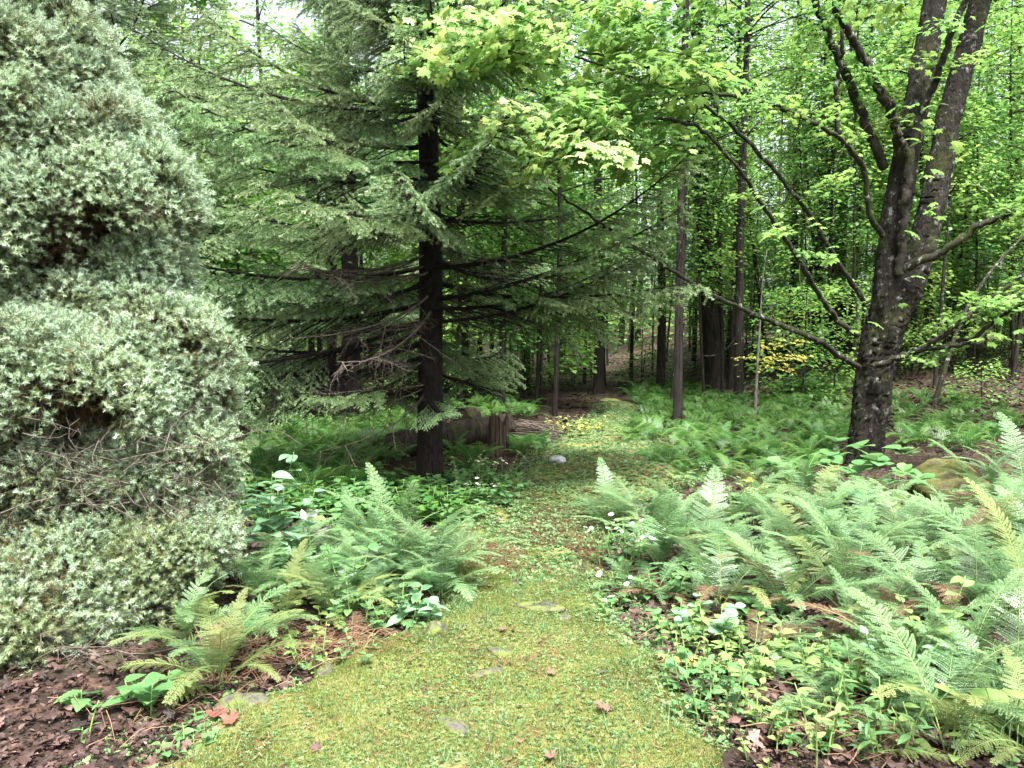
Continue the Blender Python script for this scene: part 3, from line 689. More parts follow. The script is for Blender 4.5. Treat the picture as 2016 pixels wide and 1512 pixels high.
# leafy ends of the long limbs over the path
def fill(kinds, n, pxs, pys, Y, slope=0.0, sc=(.7, 1.1)):
    for _ in range(n):
        f = random.random(); px = pxs[0] + (pxs[1] - pxs[0]) * f; py = pys[0] + (pys[1] - pys[0]) * random.random() + slope * (f - .5)
        spray_at(MT, mb, kinds, P(px, py, Y + random.uniform(-.6, .6)), random.gauss(3.3, .7), R(random.gauss(2, 10)), random.uniform(*sc), random.gauss(0, .15))
fill(MSP, 15, (880, 1130), (40, 125), YM - 2.9, -30); fill(MS, 32, (1050, 1480), (0, 170), YM - 2.4, 30)
fill(MSP, 12, (1060, 1250), (215, 310), YM - 2.9, -40); fill(MS, 16, (1150, 1380), (190, 310), YM - 2.6, -20)
fill(MS, 5, (1000, 1200), (250, 330), YM - 2.4, -20)
for key, a, b, n in (('A', .3, 1, 7), ('B', .3, 1, 6), ('D', .2, .6, 5), ('C', .4, 1, 5), ('G', .4, 1, 6), ('H', .2, 1, 7), ('H2', .2, 1, 6), ('F2', .3, .7, 4), ('F', .35, .7, 3)):
    for _ in range(n):
        k = int((a + (b - a) * random.random()) * (len(L[key]) - 1)); 
        spray_at(MT, mb, MS, L[key][k], random.uniform(0, 6.28), R(random.gauss(5, 12)), random.uniform(.45, .8), random.gauss(0, .2))
for k in range(60):   # single leaves on short shoots along stem and limbs
    src = random.choice([ls, rs, L['C'], L['H'], L['V'], L['F']]); p = src[random.randrange(4, len(src) - 2)] + np.array([random.gauss(0, .15), -.35 - random.random() * .2, random.gauss(0, .1)])
    matrix_obj('leaf', MLEAF, MT, p - mb, (random.gauss(0, 1), random.gauss(-.4, 1), -.3), (random.gauss(0, .3), random.gauss(0, .3), 1), random.uniform(.09, .16))
for (z, rr, n) in [(7.5, 2.6, 14), (9.0, 3.2, 18), (10.5, 2.6, 14)]:   # the crown above the frame
    for k in range(n):
        a = random.uniform(0, 6.28); q = rr * math.sqrt(random.random())
        spray_at(MT, mb, MS, mb + np.array([2.2 + math.cos(a) * q, 1.5 + math.sin(a) * q, z + random.gauss(0, .5)]), a, R(random.gauss(5, 15)), random.uniform(1.4, 2.0))
for k in range(14):
    a = random.uniform(0, 6.28); st = (ls if k % 2 else rs)[-1 - random.randrange(0, 12)]
    e = st + np.array([math.cos(a) * 2.4, math.sin(a) * 2.4, random.uniform(1, 2.6)])
    g = Geo(); g.tube(poly([st, (st + e) / 2 + [0, 0, -.2], e], 10) - mb, np.linspace(.05, .012, 10), 6); obj('limb', g.mesh('limb', [M['bark_limb']]), MT)
#PART3
# ------------------------------------------------------------------ forest trees
def forest_tree(seed, Ht, r, z0, cr, nleaf, size, bark, leafmat, nl=26, flat=.06, lean=.03, shape='under'):
    global rng
    rng = np.random.default_rng(seed); n = 12
    zs = np.linspace(-.15, Ht, n); k = rng.normal(size=2) * lean
    pts = np.stack([k[0] * zs + .05 * np.sin(zs * .6 + seed), k[1] * zs + .05 * np.cos(zs * .5 + seed), zs], 1)
    rad = r * (1 - zs.clip(0) / Ht) ** .7 + .006
    g, m = trunk_mesh('trunk', pts, rad, bark, 14 if r > .1 else 8, 1.4, .03, .02)
    L = Geo(); per = nleaf // nl
    for i in range(nl):
        f = (i + rng.random()) / nl; z = z0 + (Ht - z0) * f * .98; az = i * 2.39996 + rng.normal() * .3
        st = np.array([np.interp(z, zs, pts[:, c]) for c in range(3)])
        prof = (1 - f) ** .6 * min(1, .55 + f * 1.6) if shape == 'under' else math.sin(math.pi * min(.98, .12 + .86 * f)) ** .6
        ln = cr * prof * rng.uniform(.65, 1.1) + .25
        rise = .28 if shape == 'under' else rng.uniform(.3, .75)
        d = np.array([math.cos(az), math.sin(az), rise]); side = np.array([-math.sin(az), math.cos(az), 0])
        q = np.linspace(0, 1, 6)[:, None]
        lp = st + d * ln * q + np.array([0, 0, -rise * .8 * ln]) * q ** 2
        g.tube(lp, np.linspace(min(r * .35, .012 + ln * .006), .004, 6), 4)
        u = np.sqrt(rng.uniform(.03, 1.05, per)); w = rng.normal(size=per) * (.22 * ln + .12) * (.4 + .6 * np.sin(np.clip(u, 0, 1) * 2.7))
        pos = st + np.outer(u, d * ln) + np.outer(u ** 2, [0, 0, -rise * .8 * ln]) + np.outer(w, side)
        lay = rng.integers(0, 3, per) * .14 * ln * (1 if shape == 'under' else 2.0)
        pos[:, 2] += rng.normal(size=per) * flat - np.abs(w) * .18 + lay - .1 * ln
        a = az + np.sign(w) * .8 + rng.normal(size=per) * .6
        dr = np.stack([np.cos(a), np.sin(a), -.25 + rng.normal(size=per) * .25], 1)
        nm = np.stack([rng.normal(size=per) * .3, rng.normal(size=per) * .3, np.ones(per)], 1)
        L.scatter(RH_V * [1.25, 1, 1], RH_F, pos, frames(dr, nm), size * rng.uniform(.6, 1.2, per), 0, np.clip(.45 + rng.normal(size=per) * .22 + .15 * rng.normal(), 0, 1))
    return g.mesh('trunk', [bark]), L.mesh('crown', [leafmat])

UND = [forest_tree(500 + i, h, r, z0, c, n, .115, M['bark_forest'], M['forest']) for i, (h, r, z0, c, n) in enumerate(
    [(7.5, .04, 1.4, 1.9, 4000), (9, .05, 2.0, 2.1, 4600), (6, .03, .9, 1.7, 3600), (8.5, .045, 2.6, 2.0, 4300), (5, .025, .7, 1.5, 2800)])]
TALL = [forest_tree(520 + i, h, r, z0, c, n, .17, M['bark_forest'], M['forest'], 40, .2, .015, 'tall') for i, (h, r, z0, c, n) in enumerate(
    [(17, .20, 6.0, 3.6, 2000), (19, .17, 7.0, 3.4, 1900), (16, .13, 5.0, 3.2, 1800)])]
POLE = [forest_tree(540 + i, h, r, z0, c, n, .12, M['bark_forest'] if i % 2 else M['bark_limb'], M['forest'], 22, .1, .03, 'tall') for i, (h, r, z0, c, n) in enumerate(
    [(11, .055, 3.6, 1.7, 1500), (12, .07, 4.5, 1.9, 1600), (10, .045, 3.2, 1.5, 1400), (13, .085, 5.0, 2.0, 1700)])]
BUSH = [forest_tree(560 + i, h, .014, .12, c, n, .085, M['bark_forest'], M['forest'], 14, .05, .05) for i, (h, c, n) in enumerate([(1.5, .8, 700), (2.2, .9, 900), (1.1, .7, 520)])]

def plant_tree(kind, x, y, sc, label, group=None, name='forest_tree', cat='tree', rz=None, lean=(0, 0), zs=1.0):
    tm, cm = kind
    t = thing(name, label, cat, (x, y, float(H(x, y)) - .02), random.uniform(0, 6.28) if rz is None else rz, 1.0, group)
    t.scale = (sc, sc, sc * zs); t.rotation_euler = (lean[0], lean[1], t.rotation_euler.z)
    obj('trunk', tm, t)
    if cm: obj('crown', cm, t)
    return t

random.seed(51); rng = np.random.default_rng(51)
spots = []
def clear(x, y, d):
    if any((x - a) ** 2 + (y - b) ** 2 < d * d for a, b in spots): return False
    spots.append((x, y)); return True
# trunks one can point to: (px base, base py, width px, kind, label)
for px, py, w, k, nm, label in [
    (1336, 838, 17, 1, 'slender_tree', 'slender tree with straight brown trunk rising from the ferns beside the path'),
    (1402, 768, 36, 0, 'thick_tree', 'thick dark trunked tree with flared base beyond the fern bed'),
    (1440, 765, 13, 2, 'forest_tree', 'grey trunk standing close behind the thick dark tree'),
    (1642, 742, 26, 0, 'forest_tree', 'dark trunk just left of the big maple, thickest of its neighbours'),
    (1606, 748, 17, 2, 'forest_tree', 'dark trunk with yellow leaves of the sapling reaching toward it'),
    (1560, 735, 17, 1, 'forest_tree', 'mid grey trunk between the thick tree and the big maple'),
    (1298, 775, 17, 2, 'forest_tree', 'narrow trunk just left of the slender tree'),
    (992, 815, 13, 2, 'forest_tree', 'thin grey trunk rising behind the hollow stump'),
    (912, 800, 15, 2, 'forest_tree', 'dark thin trunk right behind the tall dark spruce'),
    (1176, 775, 20, 1, 'forest_tree', 'dark trunk behind the yellow green shrub'),
    (1880, 735, 24, 1, 'forest_tree', 'trunk behind the right fork of the big maple'),
    (1985, 735, 30, 0, 'forest_tree', 'trunk on the brown slope at the far right'),
    (1790, 740, 18, 2, 'forest_tree', 'pale trunk showing through the fork of the big maple')]:
    p = G(px, py); r = w / FPX * p[1] / 2
    base_r = (.20, .17, .13)[k]
    clear(p[0], p[1], .1)
    t = plant_tree(TALL[k], p[0], p[1], 1.0, label, None, nm)
    s = r / base_r; t.scale = (1, 1, 1)
    if nm == 'thick_tree': t.rotation_euler = (0, R(3.0), t.rotation_euler.z)
    for c in t.children:
        if c.name.startswith('trunk'): c.scale = (s, s, 1)
for i in range(16):   # further canopy trees
    y = random.uniform(17, 46); x = random.uniform(-.85, .85) * y
    if abs(x - 1.6 - (y - 14) * .1) < 1.0 and y < 26 or not clear(x, y, 2.2): continue
    t = plant_tree(random.choice(TALL), x, y, random.uniform(.8, 1.1), 'tall canopy tree among the trunks deep in the forest', 'tall trees deep in the forest')
    for c in t.children:
        if c.name.startswith('trunk'): c.scale = (.6, .6, 1)
for i in range(80):   # pole trees
    y = random.uniform(15, 40); x = random.uniform(-.78, .78) * y
    if (abs(x - 2.0) < 1.3 and y < 24) or (x > 1 and y < 17.5) or not clear(x, y, .7): continue
    plant_tree(random.choice(POLE), x, y, random.uniform(.75, 1.15), 'thin pole tree in the crowded forest behind the ferns', 'thin pole trees in the forest', lean=(random.gauss(0, .03), random.gauss(0, .03)))
for i in range(230):   # understory trees with layered leaves
    y = random.uniform(13.5, 38); x = random.uniform(-.78, .82) * y
    if (x > 1.0 and y < 18.3) or (abs(x - 3) < 1.0 and y < 21) or (-1.5 < x < 0 and y < 15) or not clear(x, y, .8): continue
    plant_tree(random.choice(UND), x, y, random.uniform(.75, 1.25), 'understory tree with flat layers of light green leaves in the forest', 'understory trees in the forest', 'understory_tree')
for i in range(36):   # poles just behind the ferns
    y = random.uniform(17, 24); x = random.uniform(1.5, .72 * y)
    if (abs(x - 2.4) < .9) or not clear(x, y, .45): continue
    t = plant_tree(random.choice(POLE), x, y, random.uniform(.75, 1.1), 'thin dark pole tree standing just behind the fern bed', 'thin pole trees behind the fern bed', lean=(random.gauss(0, .06), random.gauss(0, .06)))
    for c in t.children:
        if c.name.startswith('trunk'): c.scale = (.75, .75, 1)
for i in range(70):   # low bushes at the forest edge behind the logs and bed
    y = random.uniform(14, 26); x = random.uniform(-.6, .7) * y
    if (x > 1.2 and y < 22) or not clear(x, y, .35): continue
    plant_tree(random.choice(BUSH), x, y, random.uniform(.7, 1.2), 'low leafy bush in the shade at the forest edge', 'low bushes at the forest edge', 'leafy_bush', 'bush')
for i in range(14):   # understory on the right slope
    y = random.uniform(17.5, 26); x = random.uniform(.50, .78) * y
    if clear(x, y, .7): plant_tree(random.choice(UND), x, y, random.uniform(.6, 1.0), 'understory tree with layered leaves on the slope behind the big maple', 'understory trees on the right slope', 'understory_tree')
for px, py in [(1760, 775), (1830, 760), (1900, 750), (1960, 770), (2000, 745), (1930, 800), (1790, 745), (1870, 775)]:
    p = G(px, py); plant_tree(random.choice(BUSH), p[0], p[1], random.uniform(.6, 1.0), 'small leafy bush on the brown slope right of the maple', 'small bushes on the brown slope', 'leafy_bush', 'bush')
# yellow sapling, small one beside it
p = G(1486, 822); gs = Geo()
YS = thing('yellow_sapling', 'slim pale barked sapling with yellow leaves above the fern bed', 'sapling', p)
gs.tube(poly([(0, 0, -.05), (.03, 0, 1.0), (.08, .05, 1.8), (.12, .1, 2.6), (.2, .1, 3.2)], 18), np.linspace(.034, .006, 18), 10, 0, .5, .03)
obj('trunk', gs.mesh('trunk', [M['bark_pale']]), YS)
YSP = [maple_spray(430 + i, 60, .95, .45, .075, M['yellow'], OV_V, OV_F, .25) for i in range(3)]
for z, az, pt, s in [(1.05, 0.1, 12, 1.0), (1.1, -.4, 8, .9), (1.3, .3, 14, 1.1), (1.15, 3.3, 2, .5), (.95, -.2, 2, .7)]:
    spray_at(YS, np.zeros(3), YSP, np.array([.04, 0, z]), az, R(pt), s)
for px, py in [(1545, 790), (1640, 790), (1575, 800)]:
    p = G(px, py); plant_tree(BUSH[1], p[0], p[1], 1.2, 'thin sapling standing in the far edge of the fern bed', 'saplings at the far edge of the ferns', 'sapling', 'sapling')
# mass of leaves far behind
rng = np.random.default_rng(61); g = Geo(); N = 90000
y = rng.uniform(40, 62, N); x = rng.uniform(-.8, .8, N) * y; z = H(x, y) + 20 * rng.random(N) ** 1.1
k = (vnoise(x, z * 1.6, .35, 3) + .6 * vnoise(x, z * 2, 1.1, 4)) > (.66 + .016 * z)
x, y, z = x[k], y[k], z[k]; N = len(x); a = rng.uniform(0, 6.28, N)
g.scatter(RH_V * [1.3, 1, 1], RH_F, np.stack([x, y, z], 1), frames(np.stack([np.cos(a), np.sin(a), rng.normal(size=N) * .3 - .2], 1), np.stack([rng.normal(size=N) * .45, rng.normal(size=N) * .45, np.ones(N)], 1)), rng.uniform(.22, .42, N), 0)
for i in range(70):
    yy_ = rng.uniform(42, 60); xx_ = rng.uniform(-.75, .75) * yy_; hz = float(H(xx_, yy_)); r = rng.uniform(.06, .2)
    g.tube([(xx_, yy_, hz - .2), (xx_ + rng.normal() * .3, yy_, hz + 9), (xx_ + rng.normal() * .5, yy_, hz + 18)], [r, r * .8, r * .4], 7, 1)
o = obj('distant_forest', g.mesh('distant_forest', [M['forest'], M['bark_forest']])); o['kind'] = 'stuff'; o['label'] = 'far mass of forest leaves and trunks closing the view'

# ------------------------------------------------------------------ logs, stump, brush pile, stones
rng = np.random.default_rng(71); random.seed(71)
def log_obj(name, label, a, b, r0, r1, mat, sides=24, cat='log', hollow=0.0, ends=True, lump=.05):
    a, b = np.array(a, float), np.array(b, float)
    t = thing(name, label, cat, (a + b) / 2); c = (a + b) / 2
    n = 14; q = np.linspace(0, 1, n)[:, None]; pts = a + (b - a) * q + rng.normal(size=(n, 3)) * .006 - c
    g = Geo(); g.tube(pts, np.linspace(r0, r1, n), sides, 0, .5, lump, False, .05); obj('bark', g.mesh('bark', [mat]), t)
    for e, r, s in ((0, r0, -1), (-1, r1, 1)):
        g = Geo(); d = nrm((b - a)) * s
        rings = [pts[e] + d * (-.004), pts[e] + d * .012, pts[e] + d * .012]
        g.tube([pts[e] - d * .02, pts[e] + d * .002, pts[e] + d * .010], [r * .9, r * .88, r * .5], sides, 0, .5, .03)
        obj('cut_end', g.mesh('cut_end', [M['rotten']]), t)
    return t
p0, p1 = G(768, 905), G(985, 868)
log_obj('fallen_log', 'long mossy rotting log lying behind the dark spruce trunk', p0 + [0, .1, .17], p1 + [.1, .2, .2], .17, .20, M['rotten'], 26)
pa = G(925, 872); 
log_obj('log_section', 'short round log section resting across the rotting log', pa + [-.12, -.25, .40], pa + [.03, .35, .36], .15, .14, M['rotten'], 22)
ps = G(982, 897)
st_ = thing('tree_stump', 'upright hollow weathered stump with ragged top beside the logs', 'stump', ps)
g = Geo(); sd = 44; a = np.arange(sd) * 2 * math.pi / sd; rows = 12
hgt = .50 + .05 * np.sin(a * 3 + 1) + rng.normal(size=sd) * .03
rd = .135 * (1 + .06 * np.sin(a * 2) + .09 * np.where(np.arange(sd) % 3 == 0, -1, .4) + rng.normal(size=sd) * .03)
V = np.concatenate([np.stack([np.cos(a) * rd * (1.12 - .12 * min(1, f * 3)) , np.sin(a) * rd * (1.12 - .12 * min(1, f * 3)), -.04 + (hgt + .04) * f], 1) for f in np.linspace(0, 1, rows)] +
                   [np.stack([np.cos(a) * rd * .72, np.sin(a) * rd * .72, hgt * fz], 1) for fz in (.97, .55)] + [np.array([[0, 0, .25]])])
F = []; i0 = np.arange(sd); i1 = (i0 + 1) % sd
for k in range(rows + 1):
    o_ = k * sd; F.append(np.stack([o_ + i0, o_ + i1, o_ + sd + i1], 1)); F.append(np.stack([o_ + i0, o_ + sd + i1, o_ + sd + i0], 1))
o_ = (rows + 1) * sd; F.append(np.stack([o_ + i0, o_ + i1, np.full(sd, (rows + 2) * sd)], 1))
g.add(V, np.concatenate(F)); 
M['stump'] = bark_mat('weathered_stump', (0.009, 0.007, 0.0055), (0.14, 0.105, 0.073), (0.25, 0.22, 0.18), .15, 40, 2.5, 1.0)
obj('bark', g.mesh('bark', [M['stump']], True), st_)
pb = G(1050, 872)
bp = thing('brush_pile', 'pile of thin dry sticks stacked right of the stump', 'brush pile', pb)
for k in range(60):
    c = np.array([random.gauss(0, .12), random.gauss(.1, .15), .03 + .26 * random.random()]); az = random.gauss(0, .22); Ls = random.uniform(.4, .85)
    d = np.array([math.cos(az), math.sin(az), random.gauss(-.08, .06)]) * Ls / 2
    g = Geo(); g.tube(poly([c - d, c + rng.normal(size=3) * .03, c + d], 6), np.linspace(random.uniform(.006, .015), .005, 6), 5, 0, .5, .05); obj('stick', g.mesh('stick', [M['twig']]), bp)

def rock(name, label, p, s, mat, cat='rock', seed=1, sink=.3):
    global rng
    rng = np.random.default_rng(seed); nu, nv = 22, 13; g = Geo()
    u = np.arange(nu) * 2 * math.pi / nu; v = np.linspace(-math.pi / 2, math.pi / 2, nv)
    uu, vv = np.meshgrid(u, v); d = np.stack([np.cos(uu) * np.cos(vv), np.sin(uu) * np.cos(vv), np.sin(vv)], -1)
    k = rng.normal(size=(7, 3)) * 2.2; ph = rng.random(7) * 6.28
    r = 1 + .10 * sum(np.sin(d @ k[i] + ph[i]) for i in range(7)) / 1.6 + .05 * sum(np.sin(d @ (k[i] * 3) + ph[i] * 2) for i in range(7)) / 1.6 + .03 * rng.normal(size=uu.shape)
    V = (d * r[..., None]).reshape(-1, 3) * np.array(s); i = np.arange(nu); j = (i + 1) % nu; F = []
    for q in range(nv - 1):
        F.append(np.stack([q * nu + i, q * nu + j, (q + 1) * nu + j], 1)); F.append(np.stack([q * nu + i, (q + 1) * nu + j, (q + 1) * nu + i], 1))
    g.add(V, np.concatenate(F)); p = np.array(p, float); p[2] = float(SZ(p[0], p[1])) + s[2] * (1 - 2 * sink) * .6
    return tag(obj(name, g.mesh(name, [mat]), None, p, (0, 0, random.uniform(0, 6))), label, cat)
rock('rock', 'pale whitish rock at the edge of the path past the white flowers', G(1098, 918), (.13, .09, .055), M['white_rock'], seed=3, sink=.45)
rock('mossy_boulder', 'low brownish moss covered boulder right of the maple trunk', G(1872, 975), (.40, .34, .26), M['mossy'], 'boulder', seed=5)
rock('rock', 'small grey rock poking up beside the boulder and leafy plants', G(1768, 985), (.09, .07, .08), M['rock'], seed=6)
rock('rock', 'mossy grey rock under the ferns at the left edge of the path', G(858, 1262), (.06, .05, .05), M['slate'], seed=7, sink=.5)
rock('rock', 'grey rock with moss at the end of the straw litter', G(640, 1335), (.06, .05, .06), M['rock'], seed=8, sink=.45)
rock('rock', 'dark rock half hidden among the dry leaves beneath the juniper', G(175, 1235), (.14, .10, .09), M['slate'], seed=9)
rock('rock', 'flat mossy rock by the red dry leaf', G(480, 1405), (.10, .08, .035), M['rock'], seed=10, sink=.45)
for k, (px, py, s, label, mt) in enumerate([(1062, 1212, (.16, .075, .022), 'dark flat stone sunk across the middle of the path', 'slate'), (1015, 1168, (.06, .035, .018), 'tiny dark stone in the path beyond the flat one', 'slate'),
                              (985, 1295, (.08, .045, .022), 'small pale grey stone in the moss of the path', 'rock'), (960, 1332, (.13, .045, .028), 'long grey stone breaking through moss in the path', 'rock'),
                              (890, 1452, (.09, .05, .022), 'worn grey stone in the mossy path closest to the bottom edge', 'rock'), (1110, 1235, (.09, .04, .018), 'light grey stone just below the dark flat stone', 'rock')]):
    rock('path_stone', label, G(px, py), s, M[mt], 'stone', 20 + k, .72)

# fallen birch limb on the slope
q = [P(1838, 790, 15.5), P(1862, 720, 15.6), P(1880, 660, 15.7), P(1905, 600, 15.8), P(1960, 520, 16), P(2030, 450, 16.2)]
a0 = G(1838, 800); q[0] = a0
g = Geo(); pts = poly(q, 20); g.tube(pts - a0, np.linspace(.055, .02, 20), 10, 0, .5, .04)
tb = thing('leaning_tree', 'thin pale lichen covered tree leaning to the right on the slope', 'tree', a0); obj('trunk', g.mesh('trunk', [M['bark_limb']]), tb)
a1 = G(1780, 815); b1 = G(1850, 795)
g = Geo(); g.tube(poly([a1 + [-.5, -.2, .04], (a1 + b1) / 2 + [0, 0, .10], b1 + [.1, .2, .2]], 14) - a1, np.linspace(.02, .035, 14), 7, 0, .5, .05)
tag(obj('fallen_branch', g.mesh('fallen_branch', [M['bark_limb']]), None, a1), 'fallen branch lying at the foot of the leaning pale tree', 'branch')

# ------------------------------------------------------------------ ferns
def inpoly(pt, pl):
    x, y = pt; c = False; j = len(pl) - 1
    for i in range(len(pl)):
        if (pl[i][1] > y) != (pl[j][1] > y) and x < (pl[j][0] - pl[i][0]) * (y - pl[i][1]) / (pl[j][1] - pl[i][1]) + pl[i][0]: c = not c
        j = i
    return c
def region(pxs, n, dmin):
    pl = [G(*p)[:2] for p in pxs]; xs = [p[0] for p in pl]; ysl = [p[1] for p in pl]; out = []
    for _ in range(n * 40):
        p = (random.uniform(min(xs), max(xs)), random.uniform(min(ysl), max(ysl)))
        if inpoly(p, pl) and all((p[0] - a) ** 2 + (p[1] - b) ** 2 > dmin ** 2 for a, b in out): out.append(p)
        if len(out) >= n: break
    return out
random.seed(81); BEDS = []
for pxs, n, lab, grp, sc in [
    ([(1230, 850), (1290, 780), (1360, 770), (1480, 790), (1670, 830), (1660, 900), (1600, 960), (1480, 950), (1330, 940), (1250, 900)], 340, 'green fern in the bed between the path and the big maple', 'ferns in the bed before the maple', (.6, .95)),
    ([(1240, 775), (1330, 762), (1390, 768), (1370, 790), (1250, 800)], 40, 'green fern beyond the slender trunk at the far end of the path', 'ferns at the far end of the path', (.9, 1.3)),
    ([(1500, 790), (1690, 770), (1700, 830), (1560, 826)], 60, 'green fern in the far strip left of the maple trunk', 'ferns in the far strip', (.8, 1.2)),
    ([(1750, 800), (1880, 790), (2016, 840), (2016, 900), (1900, 890), (1760, 880)], 60, 'dark fern on the ground right of the maple trunk', 'ferns right of the maple', (.7, 1.1)),
    ([(540, 930), (600, 860), (700, 828), (830, 815), (840, 870), (760, 925), (720, 975), (620, 1000), (545, 985)], 170, 'bright green fern in the bed left of the dark spruce', 'ferns in the bed left of the spruce', (.7, 1.05)),
    ([(470, 960), (490, 900), (560, 860), (630, 848), (570, 930), (520, 990)], 34, 'green fern in the gap between the juniper and the spruce bed', 'ferns beside the juniper', (.7, 1.1)),
    ([(870, 838), (880, 815), (1000, 810), (1060, 825), (1010, 838)], 22, 'light green fern growing behind the logs and stump', 'ferns behind the logs', (.9, 1.4)),
    ([(1000, 880), (1110, 880), (1080, 905), (1005, 905)], 8, 'small fern at the foot of the brush pile', 'ferns by the brush pile', (.6, .9)),
    ([(880, 905), (980, 905), (930, 935), (880, 930)], 7, 'dark fern between spruce trunk and white flowers', 'ferns by the white flowers', (.7, 1.0))]:
    for (x, y) in region(pxs, n, .13): BEDS.append((y, x, lab, grp, random.uniform(*sc)))
BEDS.sort()
for y, x, lab, grp, sc in BEDS[:300]:
    fern('bed_fern', lab, (x, y, float(H(x, y))), random.choice((6, 7, 8)), sc, FB, grp)
def low_frond():
    u = np.linspace(0, 1, 14); th = R(20) + R(85) * u ** 1.3; T = np.stack([0 * u, np.sin(th), np.cos(th)], 1)
    pts = np.cumsum(T * .5 / 14, 0); V, F = [], []
    for i in range(2, 14):
        w = .12 * min(1, (i - 1) / 3) * (1 - i / 14.5) ** .7 + .012; N_ = np.cross([1., 0, 0], T[i])
        for sg in (-1, 1):
            B = frames(np.array([[sg * .93, 0, 0] + T[i] * .37]), np.array([-N_ if N_[2] < 0 else N_]))[0]
            F += [(len(V), len(V) + 1, len(V) + 2), (len(V), len(V) + 2, len(V) + 3)]; V += list((RH_V * [.036, w, .02]) @ B.T + pts[i])
    return np.array(V), np.array(F)
LV_, LF_ = low_frond(); g = Geo(); pos, Bs, scs, tn = [], [], [], []
for y, x, lab, grp, sc in BEDS[300:]:
    for k in range(7):
        pos.append((x + random.gauss(0, .03), y + random.gauss(0, .03), float(H(x, y)))); a = k * 2.4 + random.random()
        Bs.append(np.array((Matrix.Rotation(a, 3, 'Z') @ Matrix.Rotation(random.gauss(-.06, .16), 3, 'X')))); scs.append(sc * random.uniform(.75, 1.1)); tn.append(random.uniform(.2, .9))
g.scatter(LV_, LF_, np.array(pos), np.array(Bs), np.array(scs), 0, np.array(tn))
o = obj('fern_carpet', g.mesh('fern_carpet', [M['fern_bed']])); o['kind'] = 'stuff'; o['label'] = 'far carpet of green ferns at the forest edge'
# tall bank right of the path
ORD = ['first', 'second', 'third', 'fourth', 'fifth', 'sixth', 'seventh', 'eighth', 'ninth', 'tenth', 'eleventh', 'twelfth', 'thirteenth', 'fourteenth', 'fifteenth', 'sixteenth', 'seventeenth', 'eighteenth', 'nineteenth', 'twentieth']
rows_n = {}
for px, py, sc in sorted([(1200, 1040, .8), (1270, 1050, .95), (1350, 1050, 1.0), (1440, 1040, .95), (1530, 1050, .9), (1620, 1050, .9), (1720, 1050, .85), (1800, 1060, .95), (1890, 1050, 1.0), (1980, 1040, 1.1),
                   (1300, 1120, .9), (1390, 1130, 1.0), (1480, 1130, .95), (1580, 1120, .95), (1680, 1130, .95), (1770, 1120, .9), (1870, 1130, 1.05), (1960, 1120, 1.1), (2040, 1150, 1.1),
                   (1420, 1200, .9), (1540, 1210, .9), (1660, 1200, .85), (1830, 1210, .9), (1930, 1220, 1.0), (2010, 1230, 1.0), (1740, 1250, .7), (1620, 1330, .6), (1780, 1350, .65), (1900, 1330, .8), (1960, 1420, .75), (1850, 1420, .6), (1690, 1290, .6), (1600, 1000, .9), (1500, 990, .85), (2010, 990, 1.2), (1930, 990, 1.0), (1700, 1010, .8)]):
    row = 'rear' if py < 1020 else 'back' if py < 1090 else 'middle' if py < 1180 else 'front'; rows_n[row] = rows_n.get(row, 0) + 1
    p = G(px, py); fern('tall_fern', 'tall pale fern, %s from the path in the %s row of the right bank' % (ORD[rows_n[row] - 1], row), p, random.choice((10, 11, 12)), sc * random.uniform(.8, 1.0), FR, 'ferns in the bank right of the path',
                        [M['fern']] * 16 + [M['fern_yellow'], M['fern_brown']])
YB = [M['fern_yellow'], M['fern_brown']]
for px, py, sc, n, mats, label in [
    (1755, 1290, .75, 6, [M['fern_brown']], 'withered pinkish brown fern in the middle of the right bank'), (1560, 1140, .85, 5, [M['fern_brown'], M['fern_yellow'], M['fern']], 'partly browned fern near the top of the right bank'),
    (1640, 1215, .7, 6, [M['fern_brown']], 'curled dark brown dead fern left of the pinkish withered one'), (1320, 1180, .6, 6, [M['fern_brown']], 'dead brown fern behind the white asters by the path'),
    (1860, 1470, .85, 7, [M['fern'], M['fern'], M['fern_yellow']], 'light green fern with upright fronds at the bottom of the right bank'), (1990, 1370, .85, 8, [M['fern']], 'dark centred fern at the right edge above the round leaf'),
    (2030, 1500, .6, 6, [M['fern_yellow']], 'yellow fern in the bottom right corner'), (1700, 1480, .55, 5, YB, 'thin yellowed fern beside the upright light fern'),
    (1470, 1290, .6, 5, [M['fern_brown'], M['fern_yellow']], 'small brown stemmed fern behind the leafy rosette'),
    (430, 1345, .72, 15, [M['fern_yellow'], M['fern'], M['fern_yellow']], 'yellow green fern clump with bunched brown stalks on the left litter'),
    (560, 1215, .62, 10, [M['fern_yellow']], 'sprawling yellow fern at the front of the left bank'), (370, 1270, .6, 10, [M['fern_yellow'], M['fern']], 'green and yellow fern at the juniper edge behind the brown stalks'), (505, 1265, .55, 10, [M['fern'], M['fern_yellow']], 'low green fern between the stalk clump and sprawling yellow fern'),
    (655, 1225, .6, 10, [M['fern_yellow'], M['fern']], 'half yellow fern above the straw litter'),
    (745, 1240, .5, 9, [M['fern_brown'], M['fern_yellow']], 'brown and yellow drooping fern next to the glossy rosette'), (690, 1265, .4, 11, [M['fern_brown']], 'reddish dead fern heap in the left bank')]:
    fern('fern', label, G(px, py), n, sc, FR, None, mats, .55 if M['fern_brown'] in mats else 0.0)
